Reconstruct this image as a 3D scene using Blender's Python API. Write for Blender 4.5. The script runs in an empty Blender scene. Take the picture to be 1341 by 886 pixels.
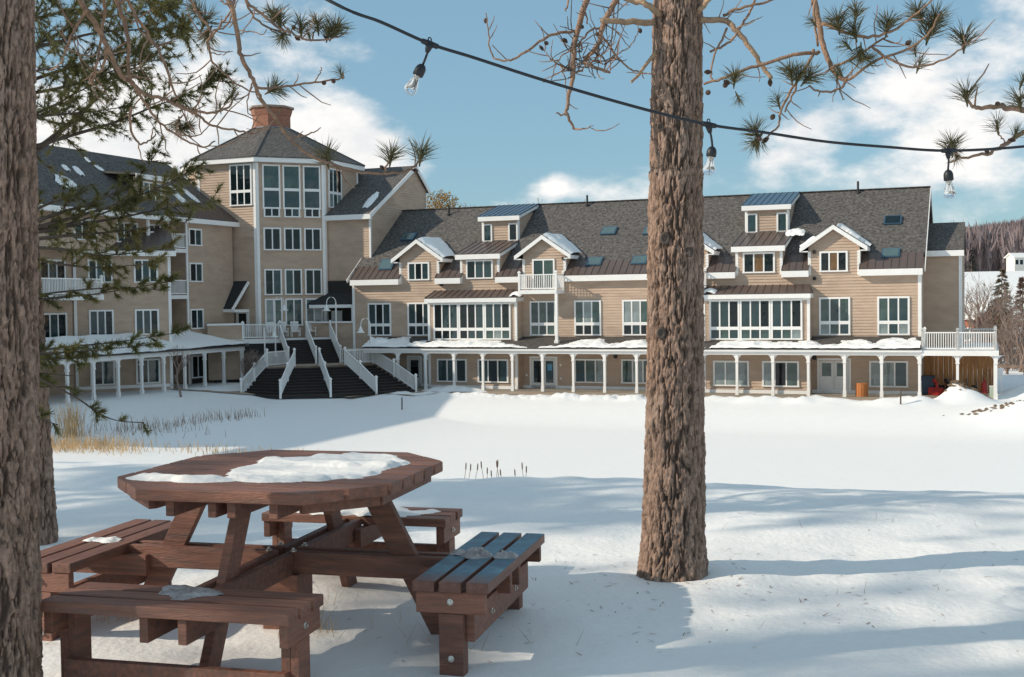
import bpy, math, random
import numpy as np
from mathutils import Vector, Matrix

S = bpy.context.scene
COL = S.collection
R = math.radians
random.seed(7)

# ------------------------------------------------------------------ camera
FPX, PITCH, ROLL, EYE = 1557.0, .0328, -.0134, 1.452      # focal length in photo pixels, tilt, roll, eye height
cam_d = bpy.data.cameras.new('camera')
cam = bpy.data.objects.new('camera', cam_d); COL.objects.link(cam)
cam_d.sensor_width = 36.0
cam_d.lens = 36.0 * FPX / 1341
cam_d.clip_start = .05; cam_d.clip_end = 6000
_r = Vector((1, 0, 0)); _u = Vector((0, math.sin(PITCH), math.cos(PITCH))); _f = Vector((0, math.cos(PITCH), -math.sin(PITCH)))
_c, _s = math.cos(ROLL), math.sin(ROLL)
_ir = _r * _c + _u * _s; _iu = -_r * _s + _u * _c
cam.matrix_world = Matrix(((_ir.x, _iu.x, -_f.x, 0), (_ir.y, _iu.y, -_f.y, 0), (_ir.z, _iu.z, -_f.z, EYE), (0, 0, 0, 1)))
S.camera = cam

# ------------------------------------------------------------------ light
SUN_EL, SUN_AZ = 29.0, 9.0          # elevation; shadows run to the right, turned this many degrees away from the camera
a = R(SUN_AZ)
to_sun = Vector((-math.cos(a) * math.cos(R(SUN_EL)), -math.sin(a) * math.cos(R(SUN_EL)), math.sin(R(SUN_EL))))
sd = bpy.data.lights.new('sun', 'SUN'); sd.energy = 2.95; sd.angle = R(.55); sd.color = (1.0, .878, .715)
so = bpy.data.objects.new('sun', sd); COL.objects.link(so)
so.rotation_euler = to_sun.to_track_quat('Z', 'Y').to_euler()
so.location = (-30, -5, 30)

W = bpy.data.worlds.new('World'); S.world = W; W.use_nodes = True
nt = W.node_tree; N = nt.nodes; LK = nt.links
for n in list(N): N.remove(n)
out = N.new('ShaderNodeOutputWorld'); bg = N.new('ShaderNodeBackground'); bg.inputs['Strength'].default_value = .15
sky = N.new('ShaderNodeTexSky'); sky.sky_type = 'NISHITA'; sky.sun_disc = False
sky.sun_elevation = R(SUN_EL); sky.sun_rotation = math.atan2(to_sun.x, to_sun.y)
sky.air_density = 1.0; sky.dust_density = .5; sky.ozone_density = 1.0
tc = N.new('ShaderNodeTexCoord')
def wmath(op, a_, b_=None, clamp=False):
    m = N.new('ShaderNodeMath'); m.operation = op; m.use_clamp = clamp
    for i, v in enumerate((a_, b_)):
        if v is None: continue
        if isinstance(v, (int, float)): m.inputs[i].default_value = v
        else: LK.new(v, m.inputs[i])
    return m.outputs[0]
def wnoise(vec, scale, detail, rough=.55):
    n = N.new('ShaderNodeTexNoise'); n.inputs['Scale'].default_value = scale; n.inputs['Detail'].default_value = detail
    n.inputs['Roughness'].default_value = rough; LK.new(vec, n.inputs['Vector']); return n.outputs['Fac']
mp = N.new('ShaderNodeMapping'); mp.inputs['Scale'].default_value = (1, 1, 1.9); mp.inputs['Location'].default_value = (.35, .1, .62)
LK.new(tc.outputs['Generated'], mp.inputs['Vector'])
n1 = wnoise(mp.outputs[0], 5.5, 7, .52); n2 = wnoise(mp.outputs[0], 16, 8, .6)
def blob(px_dir, width, amp):        # a cloud bank in one direction of the sky
    vm = N.new('ShaderNodeVectorMath'); vm.operation = 'DISTANCE'
    ms = N.new('ShaderNodeMapping'); ms.inputs['Scale'].default_value = (1, 1, 1.7); LK.new(tc.outputs['Generated'], ms.inputs['Vector'])
    LK.new(ms.outputs[0], vm.inputs[0]); d = Vector(px_dir).normalized(); vm.inputs[1].default_value = (d.x, d.y, d.z * 1.7)
    e = wmath('DIVIDE', vm.outputs['Value'], width); e = wmath('MULTIPLY', e, e); e = wmath('MULTIPLY', e, -1.0)
    return wmath('MULTIPLY', wmath('EXPONENT', e), amp)
base = wmath('ADD', wmath('MULTIPLY', n1, .62), wmath('MULTIPLY', n2, .38))
def pxdir(px, py):                   # direction of a photo pixel
    q = _r * (px - 670.5) + _u * (443.0 - py) + _f * FPX; return (q.x / q.y, 1, q.z / q.y)
for px, py, w_, am in ((470, 190, .06, .17), (400, 170, .055, .12), (240, 150, .08, .15), (160, 200, .09, .14), (430, 60, .055, .11), (250, 60, .05, .06), (120, 60, .08, .02), (1190, 118, .036, .17), (1075, 160, .034, .17), (1040, 205, .036, .13), (860, 235, .05, .07), (1310, 40, .05, .11), (1290, 130, .04, .05), (560, 90, .02, .08), (980, 120, .02, .13), (1150, 160, .016, .10), (1000, 215, .02, .12), (1225, 180, .02, .08),
                      (1275, 235, .055, .13), (1140, 240, .045, .11), (730, 245, .014, .15), (660, 90, .15, -.17), (640, 190, .05, -.10), (800, 190, .07, -.12), (760, 60, .10, -.08), (1000, 60, .08, -.12), (1120, 210, .03, -.04), (900, 120, .12, -.06)):
    base = wmath('ADD', base, blob(pxdir(px, py), w_, am))
ramp = N.new('ShaderNodeValToRGB'); ramp.color_ramp.elements[0].position = .47; ramp.color_ramp.elements[1].position = .655  # low threshold adds unseen cloud for fill; negative blobs clear the view
ramp.color_ramp.interpolation = 'EASE'
LK.new(base, ramp.inputs[0])
cl = N.new('ShaderNodeValToRGB'); e0, e1 = cl.color_ramp.elements
e0.position = .35; e0.color = (4.2, 4.25, 4.3, 1); e1.position = .8; e1.color = (6.0, 5.7, 5.4, 1)
LK.new(n2, cl.inputs[0])
tint = N.new('ShaderNodeMix'); tint.data_type = 'RGBA'; tint.blend_type = 'MULTIPLY'; tint.inputs['Factor'].default_value = 1
LK.new(sky.outputs[0], tint.inputs['A']); tint.inputs['B'].default_value = (.485, .585, .635, 1)
pale = N.new('ShaderNodeMix'); pale.data_type = 'RGBA'; pale.inputs['Factor'].default_value = .6          # flat pale blue evens the gradient out and lifts the fill
LK.new(tint.outputs['Result'], pale.inputs['A']); pale.inputs['B'].default_value = (1.34, 2.32, 2.95, 1)
mx = N.new('ShaderNodeMix'); mx.data_type = 'RGBA'
LK.new(wmath('MULTIPLY', ramp.outputs[0], .96), mx.inputs['Factor']); LK.new(pale.outputs['Result'], mx.inputs['A']); LK.new(cl.outputs[0], mx.inputs['B'])
LK.new(mx.outputs['Result'], bg.inputs['Color']); LK.new(bg.outputs[0], out.inputs[0])

S.view_settings.view_transform = 'Standard'; S.view_settings.look = 'None'
S.view_settings.exposure = 0.44; S.view_settings.gamma = 1
S.cycles.max_bounces = 8; S.cycles.transparent_max_bounces = 8
try: S.cycles.use_denoising = True
except Exception: pass

# ------------------------------------------------------------------ survey: a photo pixel as a sight line, met with a real plane
def sight(px, py):
    a_, b_ = px - 670.5, py - 443.0
    u = a_ * _c + b_ * _s; v = -(-a_ * _s + b_ * _c)
    return Vector((u, FPX * math.cos(PITCH) + v * math.sin(PITCH), -FPX * math.sin(PITCH) + v * math.cos(PITCH))) / FPX
EYEP = Vector((0, 0, EYE))
def at_depth(px, py, Y): d = sight(px, py); return EYEP + d * (Y / d.y)
def at_height(px, py, z): d = sight(px, py); return EYEP + d * ((z - EYE) / d.z)
ZB = -4.7                                                  # ground level at the lodge
class Frame:
    def __init__(s, o, deg):
        s.o = Vector(o); s.deg = deg; a_ = R(deg)
        s.ex = Vector((math.cos(a_), math.sin(a_), 0)); s.ey = Vector((-math.sin(a_), math.cos(a_), 0))
    def w(s, x, y, z): return s.o + s.ex * x + s.ey * y + Vector((0, 0, z))
    def loc(s, p): d = Vector(p) - s.o; return (d.dot(s.ex), d.dot(s.ey), d.z)
    def meet(s, px, py, y0, slope=0.0, z0=0.0):            # plane y = y0 (slope 0) or z = z0 + slope*(y-y0)
        d = sight(px, py)
        if slope == 0: n = s.ey; p0 = s.w(0, y0, 0)
        else: n = Vector((0, 0, 1)) - s.ey * slope; p0 = s.w(0, y0, z0)
        return s.loc(EYEP + d * ((p0 - EYEP).dot(n) / d.dot(n)))
    def u(s, px, y0, py=420): return s.meet(px, py, y0)[0]
p = at_depth(1206, 440, 71); RW = Frame((p.x, p.y, ZB), -22)          # right wing: front right corner
TC = Frame((-18.384, 92.597, ZB), 23)                                 # tower centre
TF = Frame((-13.706, 88.0, ZB), 23)                                   # tower front face, right corner
LW = Frame((-20.35, 86.3, ZB), 68)                                    # left wing: corner next to the tower
LA = Frame((-24.875, 76.0, ZB), 23)                                   # its 45-degree bay
TB = Frame((-1.035, 5.368, 0), math.degrees(-.248))                   # picnic table

# ------------------------------------------------------------------ numpy noise
def _h(ix, iy, iz, seed):
    n = (ix * 374761393 + iy * 668265263 + iz * 2147483647 + seed * 144665) & 0xffffffff
    n = ((n ^ (n >> 13)) * 1274126177) & 0xffffffff
    n = ((n ^ (n >> 16)) * 2246822519) & 0xffffffff
    return ((n ^ (n >> 15)) & 0xffffff) / float(0xffffff)
def vnoise(x, y, z=0.0, seed=0):
    x, y, z = np.broadcast_arrays(np.asarray(x, float), np.asarray(y, float), np.asarray(z, float))
    ix, iy, iz = np.floor(x).astype(np.int64), np.floor(y).astype(np.int64), np.floor(z).astype(np.int64)
    fx, fy, fz = x - ix, y - iy, z - iz
    fx, fy, fz = [f * f * (3 - 2 * f) for f in (fx, fy, fz)]
    r = 0
    for dx in (0, 1):
        for dy in (0, 1):
            for dz in (0, 1):
                r = r + _h(ix + dx, iy + dy, iz + dz, seed) * (fx if dx else 1 - fx) * (fy if dy else 1 - fy) * (fz if dz else 1 - fz)
    return r
def fbm(x, y, z=0.0, seed=0, oct=4, gain=.5):
    r = 0; a_ = 1; t = 0
    for k in range(oct):
        f = 2 ** k
        r = r + a_ * (vnoise(np.asarray(x) * f, np.asarray(y) * f, np.asarray(z) * f, seed + k) - .5); t += a_; a_ *= gain
    return r / t
def sm(a_, b_, x):
    t = np.clip((np.asarray(x, float) - a_) / (b_ - a_), 0, 1); return t * t * (3 - 2 * t)

# ------------------------------------------------------------------ materials
MATS = {}
def mat(name, col, rough=.7, var=.12, scale=3.0, bump=0.0, bscale=40.0, metal=0.0, spec=.5, dark=None, darkscale=1.0, darkamt=.5, stretch=(1, 1, 1), coord='Object', trans=None):
    m = bpy.data.materials.new(name); m.use_nodes = True; t = m.node_tree; b = t.nodes['Principled BSDF']
    b.inputs['Roughness'].default_value = rough; b.inputs['Metallic'].default_value = metal
    b.inputs['Specular IOR Level'].default_value = spec
    tcn = t.nodes.new('ShaderNodeTexCoord'); mpn = t.nodes.new('ShaderNodeMapping'); mpn.inputs['Scale'].default_value = stretch
    t.links.new(tcn.outputs[coord], mpn.inputs['Vector'])
    nz = t.nodes.new('ShaderNodeTexNoise'); nz.inputs['Scale'].default_value = scale; nz.inputs['Detail'].default_value = 6; nz.inputs['Roughness'].default_value = .6
    t.links.new(mpn.outputs[0], nz.inputs['Vector'])
    rp = t.nodes.new('ShaderNodeValToRGB'); rp.color_ramp.elements[0].position = .3; rp.color_ramp.elements[1].position = .7
    rp.color_ramp.elements[0].color = tuple(c * (1 - var) for c in col) + (1,); rp.color_ramp.elements[1].color = tuple(min(1, c * (1 + var)) for c in col) + (1,)
    t.links.new(nz.outputs['Fac'], rp.inputs[0]); src = rp.outputs[0]
    if dark:
        n2_ = t.nodes.new('ShaderNodeTexNoise'); n2_.inputs['Scale'].default_value = darkscale; n2_.inputs['Detail'].default_value = 8
        n2_.inputs['Roughness'].default_value = .65
        t.links.new(mpn.outputs[0], n2_.inputs['Vector'])
        r2 = t.nodes.new('ShaderNodeValToRGB'); r2.color_ramp.elements[0].position = .48; r2.color_ramp.elements[1].position = .66
        t.links.new(n2_.outputs['Fac'], r2.inputs[0])
        ml = t.nodes.new('ShaderNodeMath'); ml.operation = 'MULTIPLY'; ml.inputs[1].default_value = darkamt; t.links.new(r2.outputs[0], ml.inputs[0])
        mxn = t.nodes.new('ShaderNodeMix'); mxn.data_type = 'RGBA'; t.links.new(ml.outputs[0], mxn.inputs['Factor']); t.links.new(src, mxn.inputs['A'])
        mxn.inputs['B'].default_value = tuple(dark) + (1,); src = mxn.outputs['Result']
    t.links.new(src, b.inputs['Base Color'])
    if bump:
        n3 = t.nodes.new('ShaderNodeTexNoise'); n3.inputs['Scale'].default_value = bscale; n3.inputs['Detail'].default_value = 5
        t.links.new(mpn.outputs[0], n3.inputs['Vector'])
        bp = t.nodes.new('ShaderNodeBump'); bp.inputs['Strength'].default_value = bump; bp.inputs['Distance'].default_value = .02
        t.links.new(n3.outputs['Fac'], bp.inputs['Height']); t.links.new(bp.outputs[0], b.inputs['Normal'])
    if trans:
        pass
    MATS[name] = m
    return m
M_siding = mat('siding', (.495, .37, .278), .75, .10, .8, dark=(.40, .29, .215), darkscale=.5, darkamt=.8, stretch=(1, 1, 3))
M_white = mat('white_trim', (.80, .79, .77), .55, .04, 2.0)
M_shingle = mat('shingles', (.080, .074, .070), .9, .75, 6.0, bump=.7, bscale=14, dark=(.18, .160, .145), darkscale=5.0, darkamt=.8)
M_metal = mat('brown_metal', (.105, .077, .067), .38, .10, .7, spec=.5)
M_skytint = mat('sky_tinted_metal', (.06, .12, .18), .35, .10, .6, metal=.3)  # sky reflection on the low slopes put into the base colour
M_shaderoof = mat('shaded_roofing', (.028, .030, .033), .85, .4, 5, bump=.5, bscale=14)  # shade on the lean-to and awning roofs put into the colour
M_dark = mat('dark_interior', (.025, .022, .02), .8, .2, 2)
M_snow = mat('snow', (.875, .865, .845), .62, .018, 2.5, bump=.35, bscale=26, spec=.25)
M_snowroof = mat('roof_snow', (.875, .865, .845), .62, .02, 2.5, bump=.5, bscale=6, spec=.25)
M_step = mat('dark_decking', (.028, .021, .019), .7, .3, 6, stretch=(1, 1, 1))
M_path = mat('brown_path', (.36, .265, .19), .9, .2, 2, dark=(.6, .6, .6), darkscale=.7, darkamt=.3)
M_brick = None
M_wood_or = mat('cedar_boards', (.50, .24, .09), .7, .35, 1.2, stretch=(6, 6, .7))
M_barrel = mat('orange_wood', (.45, .16, .045), .6, .2, 5, stretch=(8, 8, 1))
M_black = mat('black_plastic', (.012, .013, .015), .45, .2, 5)
M_socket = mat('socket_rubber', (.010, .013, .018), .5, .2, 60)
M_red = mat('red_paint', (.34, .018, .016), .4, .1, 4)
M_bluebin = mat('blue_bin', (.02, .045, .08), .5, .1, 4)
M_asph = mat('asphalt', (.07, .085, .10), .35, .25, .3, dark=(.55, .57, .6), darkscale=.12, darkamt=.5)
M_tablewood = mat('stained_wood', (.235, .100, .065), .62, .34, 5, bump=.45, bscale=30, dark=(.135, .085, .068), darkscale=3.4, darkamt=.7, stretch=(1, 9, 9))
def vary(m, amt=.35):                                      # boards differ a little from one another
    t = m.node_tree; b = t.nodes['Principled BSDF']; src = b.inputs['Base Color'].links[0].from_socket
    oi = t.nodes.new('ShaderNodeObjectInfo'); mr = t.nodes.new('ShaderNodeMapRange'); mr.inputs[3].default_value = 1 - amt; mr.inputs[4].default_value = 1 + amt; t.links.new(oi.outputs['Random'], mr.inputs[0])
    vm = t.nodes.new('ShaderNodeVectorMath'); vm.operation = 'SCALE'; t.links.new(src, vm.inputs[0]); t.links.new(mr.outputs[0], vm.inputs['Scale']); t.links.new(vm.outputs[0], b.inputs['Base Color'])
vary(M_tablewood, .22)
M_bolt = mat('bolt_steel', (.6, .58, .52), .35, .1, 60, metal=.9)
M_reed = mat('dry_reed', (.62, .43, .23), .85, .35, 2)
M_reedg = mat('grey_reed', (.32, .23, .18), .85, .3, 2)
M_twig = mat('twig_bark', (.33, .20, .13), .8, .35, 30, bump=.6, bscale=120, dark=(.16, .115, .09), darkscale=14, darkamt=.8)
M_twigdark = mat('grey_twig', (.10, .075, .06), .85, .3, 20)
M_deadwood = mat('dead_wood', (.40, .27, .17), .8, .25, 20, bump=.5, bscale=90, dark=(.17, .12, .09), darkscale=9, darkamt=.7)
M_needle = mat('pine_needle', (.135, .125, .058), .55, .4, 9, dark=(.16, .11, .05), darkscale=4, darkamt=.45)
M_needle2 = mat('white_pine_needle', (.165, .158, .052), .6, .4, 3, dark=(.28, .20, .075), darkscale=1.4, darkamt=.6)
def leafy(m, f=.4):
    t = m.node_tree; b = t.nodes['Principled BSDF']; o_ = [n for n in t.nodes if n.type == 'OUTPUT_MATERIAL'][0]
    tr = t.nodes.new('ShaderNodeBsdfTranslucent'); ms = t.nodes.new('ShaderNodeMixShader'); ms.inputs[0].default_value = f
    t.links.new(b.inputs['Base Color'].links[0].from_socket, tr.inputs[0]); t.links.new(b.outputs[0], ms.inputs[1]); t.links.new(tr.outputs[0], ms.inputs[2]); t.links.new(ms.outputs[0], o_.inputs[0])
leafy(M_needle); leafy(M_needle2); leafy(M_reed); leafy(M_reedg)
M_cone = mat('pine_cone', (.09, .055, .04), .8, .3, 60)
M_mauve = mat('bare_forest', (.25, .19, .185), .95, .30, .02, dark=(.19, .155, .165), darkscale=.012, darkamt=.6)  # lightened colour stands in for distance haze
M_conifer = mat('far_conifer', (.030, .042, .030), .9, .4, .05)
M_spruce = mat('spruce_needle', (.115, .085, .045), .85, .4, .8, dark=(.035, .045, .022), darkscale=.9, darkamt=.7)
M_gold = mat('golden_leaf', (.36, .22, .05), .8, .3, 1)
M_greybark = mat('grey_bark', (.23, .17, .14), .85, .25, 3)
M_redhouse = mat('red_brick_house', (.30, .11, .07), .85, .15, 2)
M_offwhite = mat('offwhite_clapboard', (.72, .68, .62), .7, .05, 1)
M_dirt = mat('brown_debris', (.17, .115, .075), .95, .4, 6)
M_door = mat('white_door', (.66, .66, .64), .5, .04, 2)
M_curtain = mat('pale_blind', (.34, .36, .35), .6, .2, .5)
M_sign = mat('sign_white', (.78, .79, .80), .5, .03, 2)
M_lamp = mat('lamp_white', (.72, .72, .70), .45, .04, 4)

def glass(name, col, rough, var=.3, scale=1.5, ior=1.62):
    m = mat(name, col, rough, var, scale, spec=.5); b = m.node_tree.nodes['Principled BSDF']
    b.inputs['IOR'].default_value = ior
    t = m.node_tree; nz = t.nodes.new('ShaderNodeTexNoise'); nz.inputs['Scale'].default_value = .9
    tcn = t.nodes.new('ShaderNodeTexCoord'); t.links.new(tcn.outputs['Object'], nz.inputs['Vector'])
    bp = t.nodes.new('ShaderNodeBump'); bp.inputs['Strength'].default_value = .06; bp.inputs['Distance'].default_value = .3
    t.links.new(nz.outputs['Fac'], bp.inputs['Height']); t.links.new(bp.outputs[0], b.inputs['Normal'])
    return m
G_dark = glass('glass_dark', (.005, .011, .013), .03, ior=1.5)
G_teal = glass('glass_teal', (.02, .045, .05), .04)
G_pale = glass('glass_blinds_reflection', (.20, .24, .24), .05, .5, .8)  # blinds and bright reflections both put into the pane colour
G_green = glass('glass_tinted', (.045, .08, .072), .04, .6, .9)
G_warm = glass('glass_curtain', (.14, .075, .03), .06, .4, 1.2)
G_sky = glass('skylight_glass', (.09, .14, .14), .05, .25, .5, 2.0)

def brick_mat():
    m = bpy.data.materials.new('chimney_brick'); m.use_nodes = True; t = m.node_tree; b = t.nodes['Principled BSDF']; b.inputs['Roughness'].default_value = .85
    tcn = t.nodes.new('ShaderNodeTexCoord'); sp = t.nodes.new('ShaderNodeSeparateXYZ'); t.links.new(tcn.outputs['Object'], sp.inputs[0])
    at = t.nodes.new('ShaderNodeMath'); at.operation = 'ARCTAN2'; t.links.new(sp.outputs[1], at.inputs[0]); t.links.new(sp.outputs[0], at.inputs[1])
    ml = t.nodes.new('ShaderNodeMath'); ml.operation = 'MULTIPLY'; ml.inputs[1].default_value = 1.5; t.links.new(at.outputs[0], ml.inputs[0])
    cb = t.nodes.new('ShaderNodeCombineXYZ'); t.links.new(ml.outputs[0], cb.inputs[0]); t.links.new(sp.outputs[2], cb.inputs[1])
    bt = t.nodes.new('ShaderNodeTexBrick'); bt.inputs['Scale'].default_value = 1; bt.inputs['Brick Width'].default_value = .24; bt.inputs['Row Height'].default_value = .085
    bt.inputs['Mortar Size'].default_value = .008; bt.inputs['Color1'].default_value = (.34, .125, .07, 1); bt.inputs['Color2'].default_value = (.23, .085, .05, 1); bt.inputs['Mortar'].default_value = (.30, .2, .15, 1)
    t.links.new(cb.outputs[0], bt.inputs['Vector']); t.links.new(bt.outputs['Color'], b.inputs['Base Color'])
    return m
M_brick = brick_mat()

def bark_mat(name, plate, furrow, lichen):
    m = bpy.data.materials.new(name); m.use_nodes = True; t = m.node_tree; b = t.nodes['Principled BSDF']; b.inputs['Roughness'].default_value = .9
    b.inputs['Specular IOR Level'].default_value = .15
    at = t.nodes.new('ShaderNodeAttribute'); at.attribute_name = 'plate'
    tcn = t.nodes.new('ShaderNodeTexCoord')
    mpn = t.nodes.new('ShaderNodeMapping'); mpn.inputs['Scale'].default_value = (1, 1, .45); t.links.new(tcn.outputs['Object'], mpn.inputs['Vector'])
    nz = t.nodes.new('ShaderNodeTexNoise'); nz.inputs['Scale'].default_value = 52; nz.inputs['Detail'].default_value = 10; nz.inputs['Roughness'].default_value = .78; t.links.new(mpn.outputs[0], nz.inputs['Vector'])
    r1 = t.nodes.new('ShaderNodeValToRGB'); r1.color_ramp.elements[0].position = .34; r1.color_ramp.elements[1].position = .68
    r1.color_ramp.elements[0].color = tuple(c * .34 for c in plate) + (1,); r1.color_ramp.elements[1].color = tuple(c * 1.5 for c in plate) + (1,)
    t.links.new(nz.outputs['Fac'], r1.inputs[0])
    n2_ = t.nodes.new('ShaderNodeTexNoise'); n2_.inputs['Scale'].default_value = 5; n2_.inputs['Detail'].default_value = 6; t.links.new(mpn.outputs[0], n2_.inputs['Vector'])
    r2 = t.nodes.new('ShaderNodeValToRGB'); r2.color_ramp.elements[0].position = .5; r2.color_ramp.elements[1].position = .7; t.links.new(n2_.outputs['Fac'], r2.inputs[0])
    mxa = t.nodes.new('ShaderNodeMix'); mxa.data_type = 'RGBA'
    hf = t.nodes.new('ShaderNodeMath'); hf.operation = 'MULTIPLY'; hf.inputs[1].default_value = .45; t.links.new(r2.outputs[0], hf.inputs[0])
    t.links.new(hf.outputs[0], mxa.inputs['Factor']); t.links.new(r1.outputs[0], mxa.inputs['A']); mxa.inputs['B'].default_value = tuple(lichen) + (1,)
    mxb = t.nodes.new('ShaderNodeMix'); mxb.data_type = 'RGBA'; t.links.new(at.outputs['Fac'], mxb.inputs['Factor'])
    mxb.inputs['A'].default_value = tuple(furrow) + (1,); t.links.new(mxa.outputs['Result'], mxb.inputs['B'])
    t.links.new(mxb.outputs['Result'], b.inputs['Base Color'])
    bp = t.nodes.new('ShaderNodeBump'); bp.inputs['Strength'].default_value = 1.0; bp.inputs['Distance'].default_value = .011
    t.links.new(nz.outputs['Fac'], bp.inputs['Height']); t.links.new(bp.outputs[0], b.inputs['Normal'])
    return m
M_bark = bark_mat('pine_bark', (.395, .268, .205), (.085, .060, .047), (.46, .36, .30))

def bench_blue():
    m = mat('bluish_topped_wood', (.17, .075, .052), .5, .25, 5, bump=.25, bscale=24, stretch=(1, 9, 9))
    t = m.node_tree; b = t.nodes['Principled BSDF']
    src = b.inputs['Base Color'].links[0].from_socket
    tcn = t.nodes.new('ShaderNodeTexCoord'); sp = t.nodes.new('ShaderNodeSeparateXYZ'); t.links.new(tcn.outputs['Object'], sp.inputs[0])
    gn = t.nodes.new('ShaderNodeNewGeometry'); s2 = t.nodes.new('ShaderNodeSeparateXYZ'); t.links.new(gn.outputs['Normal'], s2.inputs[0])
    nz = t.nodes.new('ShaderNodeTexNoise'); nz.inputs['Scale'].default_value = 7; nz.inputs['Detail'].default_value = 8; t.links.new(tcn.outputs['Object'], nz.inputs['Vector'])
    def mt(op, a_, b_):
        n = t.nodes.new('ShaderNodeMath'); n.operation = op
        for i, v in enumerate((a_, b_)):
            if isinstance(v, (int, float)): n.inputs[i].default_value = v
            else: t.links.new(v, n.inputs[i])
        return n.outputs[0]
    e = mt('ADD', mt('MULTIPLY', sp.outputs[0], 7.0), mt('MULTIPLY', nz.outputs['Fac'], 1.3))      # blue of the top faces fades out at the near end
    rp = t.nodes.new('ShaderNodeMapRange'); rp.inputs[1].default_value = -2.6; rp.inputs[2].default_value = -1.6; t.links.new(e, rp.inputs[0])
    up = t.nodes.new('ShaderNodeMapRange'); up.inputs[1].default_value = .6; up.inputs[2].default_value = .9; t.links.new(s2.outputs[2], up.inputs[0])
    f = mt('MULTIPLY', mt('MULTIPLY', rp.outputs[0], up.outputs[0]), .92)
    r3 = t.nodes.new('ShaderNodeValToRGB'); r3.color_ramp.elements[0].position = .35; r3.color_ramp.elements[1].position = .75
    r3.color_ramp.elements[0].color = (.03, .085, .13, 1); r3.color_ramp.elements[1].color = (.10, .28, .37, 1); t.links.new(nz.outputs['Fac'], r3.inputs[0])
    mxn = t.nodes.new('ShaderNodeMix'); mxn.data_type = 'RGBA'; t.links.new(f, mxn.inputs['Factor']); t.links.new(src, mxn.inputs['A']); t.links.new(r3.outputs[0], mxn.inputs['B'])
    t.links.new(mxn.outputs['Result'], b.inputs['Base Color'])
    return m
M_bench = bench_blue()
def clear_glass():
    m = bpy.data.materials.new('clear_bulb_glass'); m.use_nodes = True; b = m.node_tree.nodes['Principled BSDF']
    b.inputs['Base Color'].default_value = (.95, .97, .98, 1); b.inputs['Roughness'].default_value = .02; b.inputs['Transmission Weight'].default_value = 1; b.inputs['IOR'].default_value = 1.45
    return m
M_bulb = clear_glass()

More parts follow.
